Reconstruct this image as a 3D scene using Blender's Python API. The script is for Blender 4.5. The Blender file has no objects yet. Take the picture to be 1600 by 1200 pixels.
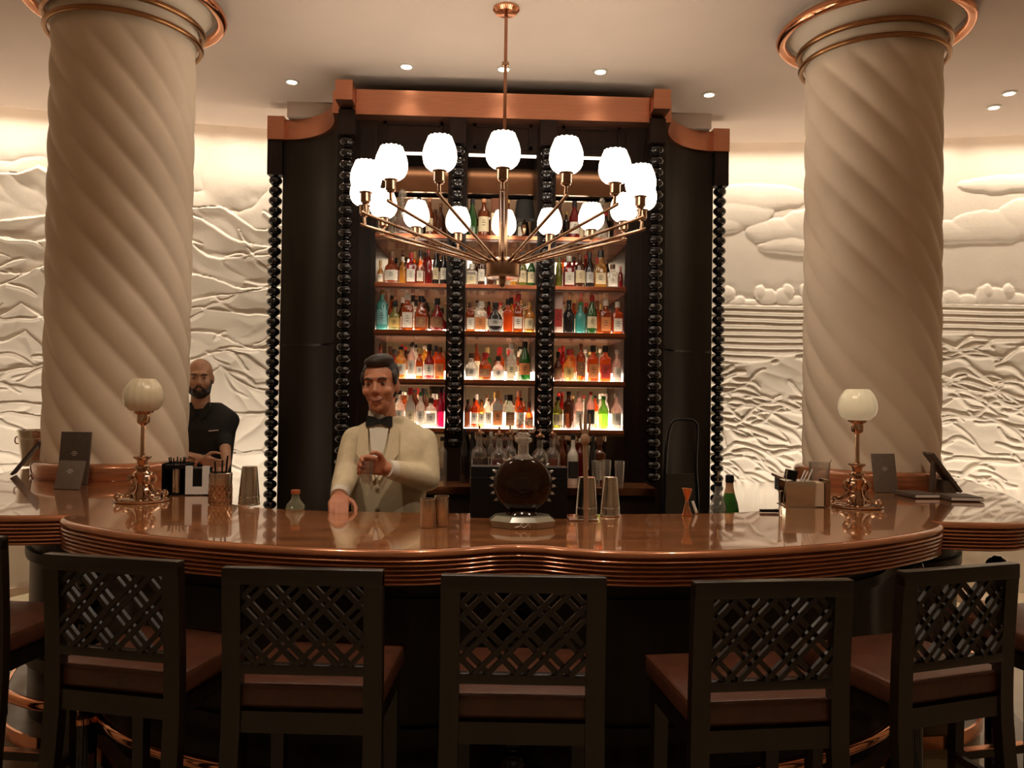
import bpy, bmesh, math, random
import numpy as np
from mathutils import Vector, Matrix

random.seed(7)
S = bpy.context.scene
C = S.collection
PI = math.pi
R = math.radians

# ------------------------------------------------------------------ camera
F_PX = 1250.0
CAM = Vector((-0.13, 0.0, 1.58))
CAM_ROT = Matrix.Rotation(-R(2.4), 4, 'Z') @ Matrix.Rotation(R(90.85), 4, 'X') @ Matrix.Rotation(R(0.8), 4, 'Z')
cam_data = bpy.data.cameras.new('camera')
cam_data.sensor_width = 36.0
cam_data.lens = F_PX / 1600 * 36
cam_data.clip_start = 0.05
cam = bpy.data.objects.new('camera', cam_data)
C.objects.link(cam)
cam.matrix_world = Matrix.Translation(CAM) @ CAM_ROT
S.camera = cam

def ray(px, py):
    return CAM_ROT.to_3x3() @ Vector(((px - 800) / F_PX, (600 - py) / F_PX, -1.0))
def on_z(px, py, z):
    d = ray(px, py); t = (z - CAM.z) / d.z
    return CAM + d * t
def on_y(px, py, y):
    d = ray(px, py); t = (y - CAM.y) / d.y
    return CAM + d * t

# ------------------------------------------------------------------ world and exposure
W = bpy.data.worlds.new('world'); S.world = W
W.use_nodes = True
W.node_tree.nodes['Background'].inputs[0].default_value = (1.0, 0.72, 0.45, 1)
W.node_tree.nodes['Background'].inputs[1].default_value = 0.02
S.view_settings.view_transform = 'Standard'
S.view_settings.look = 'None'
S.view_settings.exposure = 0.5
S.view_settings.gamma = 1.0
S.view_settings.use_curve_mapping = False
S.cycles.use_denoising = True
S.cycles.adaptive_threshold = 0.015
S.cycles.max_bounces = 7
S.cycles.diffuse_bounces = 4
S.cycles.glossy_bounces = 4
S.cycles.transparent_max_bounces = 12
S.cycles.caustics_reflective = False
S.cycles.caustics_refractive = False

# ------------------------------------------------------------------ dimensions of the place
ZC = 3.75                       # ceiling height
ZB = 1.12                       # bar top height
WX0, WY0, WR = 0.2, -9.97, 17.0 # curved relief wall: centre and radius
def wall_y(x): return WY0 + math.sqrt(WR * WR - (x - WX0) ** 2)

WARM = (1.0, 0.85, 0.68)
def area(name, loc, rot, sx, sy, power, col=WARM, spread=180):
    l = bpy.data.lights.new(name, 'AREA'); l.shape = 'RECTANGLE'; l.size = sx; l.size_y = sy
    l.energy = power; l.color = col; l.spread = R(spread)
    o = bpy.data.objects.new(name, l); C.objects.link(o); o.location = loc; o.rotation_euler = rot
    return o
COVE_POWER, FLOOR_WASH_POWER = 5.2, 4.5
# cove lamps in the slot between ceiling edge and relief wall, wall washers along its foot
for i in range(11):
    x = -5.0 + i * 1.05
    y = wall_y(x)
    a = math.atan2(-(x - WX0), WR)
    area('cove_lamp', (x, y - 0.20, ZC + 0.20), (R(2), 0, a), 1.0, 0.05, COVE_POWER, spread=88)
    area('wall_wash_lamp', (x, y - 0.62, 0.30), (R(180 - 18), 0, a), 1.0, 0.06, FLOOR_WASH_POWER, spread=120)
# unseen downlights added for fill, behind camera and over bar (fittings built below)
ADDED_DOWNLIGHTS = [(-3.4, -1.6, 34, 'added unseen downlight far left behind the viewer'), (-1.2, -2.2, 34, 'added unseen downlight left of centre behind the viewer'), (1.2, -2.2, 34, 'added unseen downlight right of centre behind the viewer'),
                   (3.4, -1.6, 34, 'added unseen downlight far right behind the viewer'), (-1.35, 2.2, 46, 'added unseen downlight above the left half of the bar front'), (0.0, 2.05, 46, 'added unseen downlight above the middle of the bar front'), (1.35, 2.2, 46, 'added unseen downlight above the right half of the bar front')]

# ------------------------------------------------------------------ materials
MATS = {}
def newmat(name):
    m = bpy.data.materials.new(name); m.use_nodes = True
    nt = m.node_tree
    return m, nt, nt.nodes['Principled BSDF']
def noise_node(nt, scale, detail=4, coord='Object', stretch=None, rough=0.5):
    tc = nt.nodes.new('ShaderNodeTexCoord'); out = tc.outputs[coord]
    if stretch:
        mp = nt.nodes.new('ShaderNodeMapping'); mp.inputs['Scale'].default_value = stretch
        nt.links.new(out, mp.inputs[0]); out = mp.outputs[0]
    n = nt.nodes.new('ShaderNodeTexNoise'); n.inputs['Scale'].default_value = scale
    n.inputs['Detail'].default_value = detail; n.inputs['Roughness'].default_value = rough
    nt.links.new(out, n.inputs['Vector'])
    return n
def mat(name, col, rough=0.5, metal=0.0, var=0.15, scale=8.0, stretch=None, coat=0.0, bump=0.0, bscale=None, spec=0.5, aniso=0, coat_rough=0.03, trans=0.0, sss=0.0):
    if name in MATS: return MATS[name]
    m, nt, b = newmat(name)
    n = noise_node(nt, scale, 5, stretch=stretch)
    rp = nt.nodes.new('ShaderNodeValToRGB')
    lo = tuple(max(0, c * (1 - var)) for c in col) + (1,); hi = tuple(min(1, c * (1 + var)) for c in col) + (1,)
    rp.color_ramp.elements[0].color = lo; rp.color_ramp.elements[1].color = hi
    rp.color_ramp.elements[0].position = 0.3; rp.color_ramp.elements[1].position = 0.7
    nt.links.new(n.outputs['Fac'], rp.inputs[0]); nt.links.new(rp.outputs[0], b.inputs['Base Color'])
    b.inputs['Roughness'].default_value = rough; b.inputs['Metallic'].default_value = metal
    b.inputs['Coat Weight'].default_value = coat; b.inputs['Coat Roughness'].default_value = coat_rough
    b.inputs['Specular IOR Level'].default_value = spec
    b.inputs['Transmission Weight'].default_value = trans
    if sss:
        b.inputs['Subsurface Weight'].default_value = sss
        b.inputs['Subsurface Radius'].default_value = (0.02, 0.01, 0.006)
    if bump:
        n2 = noise_node(nt, bscale or scale, 4, stretch=stretch)
        bp = nt.nodes.new('ShaderNodeBump'); bp.inputs['Strength'].default_value = bump; bp.inputs['Distance'].default_value = 0.01
        nt.links.new(n2.outputs['Fac'], bp.inputs['Height']); nt.links.new(bp.outputs[0], b.inputs['Normal'])
    MATS[name] = m
    return m
def emit(name, col, strength):
    if name in MATS: return MATS[name]
    m, nt, b = newmat(name)
    b.inputs['Base Color'].default_value = (0.8, 0.8, 0.8, 1)
    b.inputs['Emission Color'].default_value = col + (1,); b.inputs['Emission Strength'].default_value = strength
    n = noise_node(nt, 6, 2); mx = nt.nodes.new('ShaderNodeMath'); mx.operation = 'MULTIPLY_ADD'
    mx.inputs[1].default_value = 0.12 * strength; mx.inputs[2].default_value = 0.94 * strength
    nt.links.new(n.outputs['Fac'], mx.inputs[0]); nt.links.new(mx.outputs[0], b.inputs['Emission Strength'])
    MATS[name] = m
    return m
def glass(name, col, clear=0.6, body=0.35):
    """thin coloured glass full of liquid: tinted see-through, some scattering, a gloss"""
    if name in MATS: return MATS[name]
    m, nt, b = newmat(name)
    out = nt.nodes['Material Output']
    tr = nt.nodes.new('ShaderNodeBsdfTransparent'); tr.inputs[0].default_value = tuple(c ** 0.7 for c in col) + (1,)
    tl = nt.nodes.new('ShaderNodeBsdfTranslucent'); tl.inputs[0].default_value = col + (1,)
    df = nt.nodes.new('ShaderNodeBsdfDiffuse')
    n = noise_node(nt, 25, 3); rp = nt.nodes.new('ShaderNodeValToRGB')
    rp.color_ramp.elements[0].color = tuple(c * 0.8 for c in col) + (1,); rp.color_ramp.elements[1].color = tuple(min(1, c * 1.15) for c in col) + (1,)
    nt.links.new(n.outputs['Fac'], rp.inputs[0]); nt.links.new(rp.outputs[0], df.inputs[0])
    m1 = nt.nodes.new('ShaderNodeMixShader'); m1.inputs[0].default_value = 0.5
    nt.links.new(tl.outputs[0], m1.inputs[1]); nt.links.new(df.outputs[0], m1.inputs[2])
    m2 = nt.nodes.new('ShaderNodeMixShader'); m2.inputs[0].default_value = 1 - clear
    nt.links.new(tr.outputs[0], m2.inputs[1]); nt.links.new(m1.outputs[0], m2.inputs[2])
    gl = nt.nodes.new('ShaderNodeBsdfGlossy'); gl.inputs['Roughness'].default_value = 0.05
    lw = nt.nodes.new('ShaderNodeLayerWeight'); lw.inputs[0].default_value = 0.35
    sc = nt.nodes.new('ShaderNodeMath'); sc.operation = 'MULTIPLY_ADD'; sc.inputs[1].default_value = 0.6; sc.inputs[2].default_value = 0.05
    nt.links.new(lw.outputs['Facing'], sc.inputs[0])
    m3 = nt.nodes.new('ShaderNodeMixShader'); nt.links.new(sc.outputs[0], m3.inputs[0])
    nt.links.new(m2.outputs[0], m3.inputs[1]); nt.links.new(gl.outputs[0], m3.inputs[2])
    nt.links.new(m3.outputs[0], out.inputs[0])
    MATS[name] = m
    return m

PLASTER = mat('cream_plaster', (0.80, 0.735, 0.635), 0.75, var=0.05, scale=3, bump=0.08, bscale=60)
CEIL = mat('ceiling_paint', (0.70, 0.575, 0.495), 0.85, var=0.03, scale=2)
STONE = mat('column_stone', (0.88, 0.73, 0.57), 0.6, var=0.06, scale=2.5, bump=0.03, bscale=40)
DARKWOOD = mat('dark_lacquered_wood', (0.016, 0.008, 0.006), 0.42, var=0.4, scale=3, stretch=(8, 8, 1), coat=0.06, coat_rough=0.2, spec=0.25)
BLACKLAC = mat('black_lacquer', (0.007, 0.006, 0.007), 0.14, var=0.3, scale=6, coat=0.3)
WING = mat('wing_veneer', (0.016, 0.012, 0.008), 0.42, var=0.35, scale=2, stretch=(6, 6, 0.6), coat=0.08, coat_rough=0.3, spec=0.3)
COPPER = mat('brushed_copper', (0.60, 0.27, 0.165), 0.34, 1.0, var=0.12, scale=30, stretch=(0.3, 0.3, 14))
COPPER_POL = mat('polished_copper', (0.80, 0.36, 0.20), 0.12, 1.0, var=0.08, scale=10)
BRASS = mat('antique_brass', (0.44, 0.27, 0.17), 0.18, 1.0, var=0.1, scale=12)
BRONZE = mat('bronze_ring', (0.38, 0.20, 0.09), 0.3, 1.0, var=0.15, scale=12)
LAMPBRASS = mat('lamp_brass', (0.64, 0.42, 0.29), 0.13, 1.0, var=0.1, scale=12)
MENU_LIT = mat('menu_lit_board', (0.17, 0.135, 0.105), 0.5, var=0.1, scale=60)  # paler copy of the menu board; the light it catches is painted in
CHROME = mat('polished_steel', (0.72, 0.66, 0.58), 0.10, 1.0, var=0.05, scale=12)
PEWTER = mat('brushed_steel', (0.66, 0.58, 0.50), 0.22, 1.0, var=0.1, scale=30, stretch=(1, 1, 10))
BARTOP = mat('bar_top_wood', (0.36, 0.135, 0.052), 0.14, var=0.35, scale=2.2, stretch=(1, 7, 7), coat=1.0, coat_rough=0.03)
BAREDGE = mat('bar_edge_wood', (0.46, 0.17, 0.075), 0.24, 0.35, var=0.3, scale=5, stretch=(1, 1, 12), coat=0.9, coat_rough=0.05)
LEATHER = mat('brown_leather', (0.085, 0.028, 0.014), 0.38, var=0.2, scale=20, bump=0.15, bscale=150)
STOOLWOOD = mat('stool_wood', (0.013, 0.0062, 0.0025), 0.36, var=0.35, scale=4, stretch=(6, 6, 1), coat=0.12, coat_rough=0.1)
MIRROR = mat('mirror_glass', (0.82, 0.72, 0.60), 0.02, 1.0, var=0.02)
SHELFCOPPER = mat('shelf_copper', (0.50, 0.17, 0.09), 0.22, 1.0, var=0.12, scale=14)
LED = emit('light_strip_line', (1.0, 0.80, 0.60), 2.2)
GLOBE = emit('lit_opal_glass', (1.0, 0.86, 0.68), 4.6)
DOWN = emit('downlight_lens', (1.0, 0.86, 0.64), 14.0)
BLACKPL = mat('black_plastic', (0.006, 0.006, 0.007), 0.4, var=0.2, scale=20, spec=0.2)
PAPER = mat('white_paper', (0.80, 0.78, 0.76), 0.8, var=0.03, scale=30)
MENU = mat('menu_brown_board', (0.085, 0.060, 0.045), 0.55, var=0.12, scale=60)
SILVER_INK = mat('silver_ink', (0.75, 0.70, 0.64), 0.4, 0.3, var=0.05)
CLEAR = glass('clear_glass', (0.92, 0.90, 0.86), 0.88)
SKIN = mat('skin', (0.52, 0.21, 0.12), 0.5, var=0.10, scale=18, sss=0.1)
SKIN2 = mat('pale_skin', (0.55, 0.30, 0.19), 0.5, var=0.10, scale=18, sss=0.1)
HAIR = mat('dark_brown_hair', (0.020, 0.011, 0.007), 0.5, var=0.4, scale=60, stretch=(1, 1, 6))
JACKET = mat('cream_jacket_cloth', (0.66, 0.55, 0.38), 0.8, var=0.06, scale=40, bump=0.15, bscale=14)
SHIRT = mat('white_shirt_cloth', (0.74, 0.68, 0.60), 0.8, var=0.04, scale=30)
BLACKCLOTH = mat('black_cloth', (0.008, 0.007, 0.007), 0.8, var=0.3, scale=30, bump=0.2, bscale=12)

# ------------------------------------------------------------------ mesh helpers
class MB:
    def __init__(self): self.v = []; self.f = []
    def add(self, vs, fs):
        o = len(self.v); self.v += [tuple(p) for p in vs]; self.f += [tuple(i + o for i in f) for f in fs]
        return self
    def box(self, c, s, M=None, taper=1.0):
        x, y, z = s[0] / 2, s[1] / 2, s[2] / 2
        vs = []
        for zz in (-z, z):
            k = taper if zz > 0 else 1.0
            vs += [Vector((-x * k, -y * k, zz)), Vector((x * k, -y * k, zz)), Vector((x * k, y * k, zz)), Vector((-x * k, y * k, zz))]
        c = Vector(c)
        vs = [(M @ p if M else p) + c for p in vs]
        return self.add(vs, [(3, 2, 1, 0), (4, 5, 6, 7), (0, 1, 5, 4), (1, 2, 6, 5), (2, 3, 7, 6), (3, 0, 4, 7)])
    def bbox(self, x0, x1, y0, y1, z0, z1):
        return self.box(((x0 + x1) / 2, (y0 + y1) / 2, (z0 + z1) / 2), (x1 - x0, y1 - y0, z1 - z0))
    def rbox(self, c, s, r, M=None):
        """box with chamfered edges"""
        bm = bmesh.new(); bmesh.ops.create_cube(bm, size=1)
        for v in bm.verts: v.co = Vector((v.co.x * s[0], v.co.y * s[1], v.co.z * s[2]))
        bmesh.ops.bevel(bm, geom=list(bm.edges), offset=r, segments=2, profile=0.6, affect='EDGES')
        c = Vector(c); bm.verts.index_update()
        vs = [(M @ v.co if M else v.co.copy()) + c for v in bm.verts]
        fs = [tuple(v.index for v in f.verts) for f in bm.faces]
        bm.free(); return self.add(vs, fs)
    def lathe(self, prof, n=16, c=(0, 0, 0), sx=1, sy=1, pw=2.0, caps=True, M=None, ribs=0, rib=0.0, arc=None):
        """prof = [(r, z)], superellipse sections"""
        vs = []; fs = []; c = Vector(c)
        a0, a1 = arc if arc else (0, 2 * PI)
        m = n + 1 if arc else n
        for r, z in prof:
            for i in range(m):
                t = a0 + (a1 - a0) * i / n
                ct, st = math.cos(t), math.sin(t)
                k = (abs(ct) ** pw + abs(st) ** pw) ** (-1 / pw)
                if ribs: k *= 1 + rib * (abs(math.cos(ribs * t / 2)) - 0.6)
                p = Vector((ct * k * r * sx, st * k * r * sy, z))
                vs.append((M @ p if M else p) + c)
        for j in range(len(prof) - 1):
            for i in range(n):
                a = j * m + i; b = j * m + (i + 1) % m
                fs.append((a, b, b + m, a + m))
        if caps and not arc:
            fs.append(tuple(range(m - 1, -1, -1)))
            k = (len(prof) - 1) * m; fs.append(tuple(range(k, k + m)))
        return self.add(vs, fs)
    def tube(self, path, r, n=8, closed=False, r1=None, sect=None):
        """sweep a round (or given 2-d) section along a path; r may taper to r1"""
        P = [Vector(p) for p in path]; N = len(P); vs = []; fs = []
        sec = sect or [(math.cos(2 * PI * i / n), math.sin(2 * PI * i / n)) for i in range(n)]
        n = len(sec)
        up = None
        for i, p in enumerate(P):
            if closed: t = (P[(i + 1) % N] - P[i - 1])
            else: t = P[min(i + 1, N - 1)] - P[max(i - 1, 0)]
            t.normalize()
            if up is None:
                up = Vector((0, 0, 1)) if abs(t.z) < 0.9 else Vector((0, 1, 0))
            s = t.cross(up); s.normalize(); u = s.cross(t); u.normalize()
            up = u
            rr = r if r1 is None else r + (r1 - r) * i / max(1, N - 1)
            for a, b in sec: vs.append(p + s * a * rr + u * b * rr)
        for i in range(N if closed else N - 1):
            for k in range(n):
                a = i * n + k; b = i * n + (k + 1) % n; a2 = ((i + 1) % N) * n + k; b2 = ((i + 1) % N) * n + (k + 1) % n
                fs.append((a, b, b2, a2))
        if not closed:
            fs.append(tuple(range(n - 1, -1, -1))); fs.append(tuple(range((N - 1) * n, N * n)))
        return self.add(vs, fs)
    def ell(self, c, r, n=14, m=9, M=None):
        prof = [(max(1e-4, math.sin(PI * i / m)), -math.cos(PI * i / m)) for i in range(m + 1)]
        c = Vector(c); vs = []; fs = []
        for rr, z in prof:
            for i in range(n):
                t = 2 * PI * i / n
                p = Vector((rr * math.cos(t) * r[0], rr * math.sin(t) * r[1], z * r[2]))
                vs.append((M @ p if M else p) + c)
        for j in range(m):
            for i in range(n):
                a = j * n + i; b = j * n + (i + 1) % n
                fs.append((a, b, b + n, a + n))
        fs.append(tuple(range(n - 1, -1, -1))); fs.append(tuple(range(m * n, m * n + n)))
        return self.add(vs, fs)
    def cap(self, p0, p1, r0, r1, n=12):
        """tapered capsule"""
        p0 = Vector(p0); p1 = Vector(p1); ax = p1 - p0; L = ax.length
        q = Vector((0, 0, 1)).rotation_difference(ax.normalized() if L > 1e-6 else Vector((0, 0, 1))).to_matrix()
        prof = [(r0 * math.cos(a), r0 * math.sin(a)) for a in [-PI / 2 + 0.05, -PI / 3, -PI / 6, 0]]
        prof += [(r1 * math.cos(a), L + r1 * math.sin(a)) for a in [0, PI / 6, PI / 3, PI / 2 - 0.05]]
        return self.lathe(prof, n, p0, M=q)
    def prism(self, poly, z0, z1):
        """extruded outline (list of x, y), counter-clockwise; may be concave"""
        n = len(poly); vs = [(x, y, z0) for x, y in poly] + [(x, y, z1) for x, y in poly]
        fs = [tuple(range(n - 1, -1, -1)), tuple(range(n, 2 * n))]
        fs += [(i, (i + 1) % n, n + (i + 1) % n, n + i) for i in range(n)]
        return self.add(vs, fs)
    def mesh(self, name, m, smooth=None):
        me = bpy.data.meshes.new(name); me.from_pydata(self.v, [], self.f); me.update()
        if m: me.materials.append(m)
        if smooth is not None:
            for p in me.polygons: p.use_smooth = True
            me.set_sharp_from_angle(angle=R(smooth))
        return me
    def build(self, name, m, parent=None, smooth=40):
        return link(name, self.mesh(name, m, smooth), parent)
def link(name, me, parent=None, loc=None):
    o = bpy.data.objects.new(name, me); C.objects.link(o)
    if parent: o.parent = parent
    if loc is not None: o.location = loc
    return o
def tag(o, label=None, cat=None, group=None, kind=None):
    if label: o['label'] = label
    if cat: o['category'] = cat
    if group: o['group'] = group
    if kind: o['kind'] = kind
    return o
def empty(name, loc=(0, 0, 0), rz=0, label=None, cat=None, group=None):
    o = bpy.data.objects.new(name, None); o.empty_display_size = 0.05; C.objects.link(o)
    o.location = loc; o.rotation_euler = (0, 0, rz)
    return tag(o, label, cat, group)
def copy_tree(o, parent=None):
    c = o.copy(); C.objects.link(c); c.parent = parent
    for ch in list(o.children): copy_tree(ch, c)
    return c
def spline(pts, k=6):
    """Catmull-Rom through 2-d or 3-d points"""
    P = [Vector(p) for p in pts]; out = []
    for i in range(len(P) - 1):
        a, b, c, d = P[max(i - 1, 0)], P[i], P[i + 1], P[min(i + 2, len(P) - 1)]
        for j in range(k):
            t = j / k
            out.append(0.5 * ((2 * b) + (c - a) * t + (2 * a - 5 * b + 4 * c - d) * t * t + (3 * b - a - 3 * c + d) * t ** 3))
    return out + [P[-1]]

# ================================================================== THE SETTING
X0, X1, Y0 = -5.7, 6.1, -4.6
# floor: cream marble with curved darker inlay bands
def floor_mat():
    m, nt, b = newmat('marble_floor')
    tc = nt.nodes.new('ShaderNodeTexCoord'); sub = nt.nodes.new('ShaderNodeVectorMath'); sub.operation = 'SUBTRACT'
    sub.inputs[1].default_value = (0, 4.6, 0)
    nt.links.new(tc.outputs['Object'], sub.inputs[0])
    ln = nt.nodes.new('ShaderNodeVectorMath'); ln.operation = 'LENGTH'; nt.links.new(sub.outputs[0], ln.inputs[0])
    dv = nt.nodes.new('ShaderNodeMath'); dv.operation = 'DIVIDE'; dv.inputs[1].default_value = 8.0
    nt.links.new(ln.outputs['Value'], dv.inputs[0])
    rp = nt.nodes.new('ShaderNodeValToRGB'); rp.color_ramp.interpolation = 'CONSTANT'
    els = [(0.0, 0), (0.262, 1), (0.272, 0), (0.315, 1), (0.335, 0), (0.40, 1), (0.41, 0), (0.50, 1), (0.53, 0), (0.7, 1), (0.72, 0)]
    cr = rp.color_ramp
    for i, (p, k) in enumerate(els):
        e = cr.elements[i] if i < 2 else cr.elements.new(p)
        e.position = p; e.color = ((0.58, 0.46, 0.32, 1), (0.20, 0.11, 0.06, 1))[k]
    nt.links.new(dv.outputs[0], rp.inputs[0])
    n = noise_node(nt, 3, 8); mx = nt.nodes.new('ShaderNodeMix'); mx.data_type = 'RGBA'; mx.blend_type = 'MULTIPLY'
    mx.inputs[0].default_value = 0.35
    nt.links.new(rp.outputs[0], mx.inputs[6]); nt.links.new(n.outputs['Color'], mx.inputs[7]); nt.links.new(mx.outputs[2], b.inputs['Base Color'])
    b.inputs['Roughness'].default_value = 0.15
    return m
tag(MB().bbox(X0 - 0.1, X1 + 0.1, Y0 - 0.1, 7.3, -0.12, 0).build('floor', floor_mat(), smooth=None), 'cream marble floor with curved brown inlay bands', kind='structure')

# ceiling with a curved free edge in front of the relief wall
xs = [X0 + (X1 - X0) * i / 48 for i in range(49)]
EDGE = 0.27
poly = [(X0, Y0), (X1, Y0)] + [(x, wall_y(x) - EDGE) for x in reversed(xs)]
tag(MB().prism(poly, ZC, ZC + 0.08).build('ceiling', CEIL, smooth=None), 'plain pale plaster ceiling with a curved cove edge', kind='structure')
# lid of the cove slot
mb = MB()
poly = [(x, wall_y(x) - EDGE - 0.05) for x in xs] + [(x, wall_y(x) + 0.1) for x in reversed(xs)]
mb.prism(poly, ZC + 0.32, ZC + 0.36)
poly = [(x, wall_y(x) - EDGE - 0.05) for x in xs] + [(x, wall_y(x) - EDGE) for x in reversed(xs)]
mb.prism(poly, ZC + 0.08, ZC + 0.32)
tag(mb.build('trim_1', CEIL, smooth=None), 'plaster box of the lighting cove above the relief wall', kind='structure')
for nm, box in (('wall_left', (X0 - 0.1, X0, Y0, wall_y(X0) + 0.1, 0, ZC + 0.3)), ('wall_right', (X1, X1 + 0.1, Y0, wall_y(X1) + 0.1, 0, ZC + 0.3)), ('wall_rear', (X0 - 0.1, X1 + 0.1, Y0 - 0.1, Y0, 0, ZC + 0.3))):
    tag(MB().bbox(*box).build(nm, PLASTER, smooth=None), 'plain cream plaster wall', kind='structure')

# ---- relief wall, carved landscape: hills and clouds at the left, clouds, trees, fields and roots at the right
rng = np.random.RandomState(11)
TAB = rng.rand(8, 256, 256).astype(np.float32)
def vn(x, y, s=0):
    xi = np.floor(x).astype(int); yi = np.floor(y).astype(int)
    fx = x - xi; fy = y - yi
    fx = fx * fx * fx * (fx * (fx * 6 - 15) + 10); fy = fy * fy * fy * (fy * (fy * 6 - 15) + 10)
    T = TAB[s]; a = T[xi % 256, yi % 256]; b = T[(xi + 1) % 256, yi % 256]; c = T[xi % 256, (yi + 1) % 256]; d = T[(xi + 1) % 256, (yi + 1) % 256]
    return (a * (1 - fx) + b * fx) * (1 - fy) + (c * (1 - fx) + d * fx) * fy
def fbm(x, y, s=0, o=4):
    r = 0; A = 0.5
    for k in range(o):
        r = r + A * vn(x * 2 ** k + 17 * k, y * 2 ** k + 31 * k, s); A *= 0.5
    return r
def sstep(a, b, x):
    t = np.clip((x - a) / (b - a), 0, 1); return t * t * (3 - 2 * t)
def relief_left(x, z):
    h = np.zeros_like(x)
    # cloud billows in the upper part
    wx = x + 0.25 * (fbm(x * 2, z * 2, 1) - 0.5); wz = z + 0.25 * (fbm(x * 2 + 9, z * 2, 2) - 0.5)
    cl = np.abs(vn(wx * 2.3, wz * 4.2, 3) * 2 - 1)
    h += 0.030 * np.sqrt(np.clip(cl, 0, 1)) * sstep(2.45, 2.9, z) * (1 - 0.7 * sstep(3.3, 3.6, z))
    nl = 13
    for i in range(nl):
        b = 3.10 - i * 0.185; a = [0.56, 0.44, 0.50, 0.34, 0.46, 0.30][i % 6] * (1.0 - 0.02 * i)
        fr = 1.25 + 0.35 * (i % 4)
        n1 = vn(x * fr + 7.3 * i, np.full_like(x, 3.1 * i), 4)
        tri = 1 - np.abs(2 * n1 - 1)
        smooth = vn(x * 2.1 + 3.7 * i, np.full_like(x, 1.7 * i), 5)
        k = 0.75 if i % 3 else 0.35
        ridge = b + a * (k * tri + (1 - k) * smooth - 0.5) + 0.05 * (fbm(x * 6 + i, np.full_like(x, i * 2.3), 6, 3) - 0.5)
        d = ridge - z; dp = np.clip(d, 0, 9)
        face = 0.026 * np.exp(-dp / 0.075) * sstep(0.0, 0.014, d)
        sg = 1 if i % 2 else -1
        streak = 0.026 * np.abs(vn((x + 0.12 * (fbm(x * 4, z * 4, 1) - .5)) * 4.5 + sg * d * 5 + i, d * 4.5 + i + 0.8 * vn(x * 3, z * 3, 2), 7) * 2 - 1) * np.exp(-dp / 0.45) * sstep(0.0, 0.03, d)
        h = np.where(d > 0, 0.30 * h * np.exp(-dp / 0.04) + face + streak + 0.003, h)
    return h
def relief_right(x, z):
    h = 0.006 * fbm(x * 1.5, z * 1.5, 1)
    jx = 0.06 * (fbm(x * 6, z * 6, 2) - 0.5); jz = 0.06 * (fbm(x * 6 + 5, z * 6, 3) - 0.5)
    def blobs(lst, A, h):
        for bx, bz, rx, rz in lst:
            xx = (x - bx + jx) / rx; zz = (z - bz + jz) / rz
            d2 = xx * xx + zz * zz
            h = np.maximum(h, A * np.sqrt(np.clip(1 - d2, 0, 1)) ** 0.6 * (0.8 + 0.2 * np.clip(1 - zz, 0, 1)))
        return h
    clouds = [(1.9, 3.12, .30, .10), (2.15, 3.22, .28, .14), (2.45, 3.05, .26, .10), (2.6, 2.92, .30, .08), (2.75, 3.1, .25, .15), (2.3, 3.35, .4, .13),
              (3.85, 3.02, .34, .10), (4.15, 3.06, .32, .14), (4.45, 3.12, .26, .16), (4.7, 3.0, .30, .12), (5.05, 3.12, .35, .13), (5.4, 2.98, .3, .12), (4.3, 3.42, .4, .08)]
    h = blobs(clouds, 0.024, h)
    r = random.Random(5); trees = []
    xx = 1.55
    while xx < 5.9:
        w = r.uniform(0.06, 0.12); hh = r.uniform(0.05, 0.11)
        trees.append((xx, 2.37 + hh * 0.7, w, hh)); xx += w * 1.5
        if r.random() < .25: trees.append((xx - .06, 2.50, .05, .075))
    h = blobs(trees, 0.040, h)
    wz = z + 0.035 * (fbm(x * 1.3, z * 3, 4) - 0.5) + 0.01 * np.sin(x * 3)
    field = 0.026 * np.abs(np.sin(wz * 2 * PI / 0.115)) ** 1.4 + 0.02
    top = 2.40; bot = 2.02 + 0.14 * np.sin(x * 1.9 + 1.0)
    mf = sstep(top + 0.012, top - 0.012, z)
    h = h * (1 - mf) + field * mf
    # low swells between the roots; the roots themselves are stamped on below
    br = 0.016 * fbm(x * 4 + 2, z * 7, 1) + 0.010 * np.abs(vn(x * 3 + z * 2, z * 8 + x * 2.5, 7) * 2 - 1)
    mb_ = sstep(bot + 0.01, bot - 0.02, z)
    return h * (1 - mb_) + br * mb_
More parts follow.
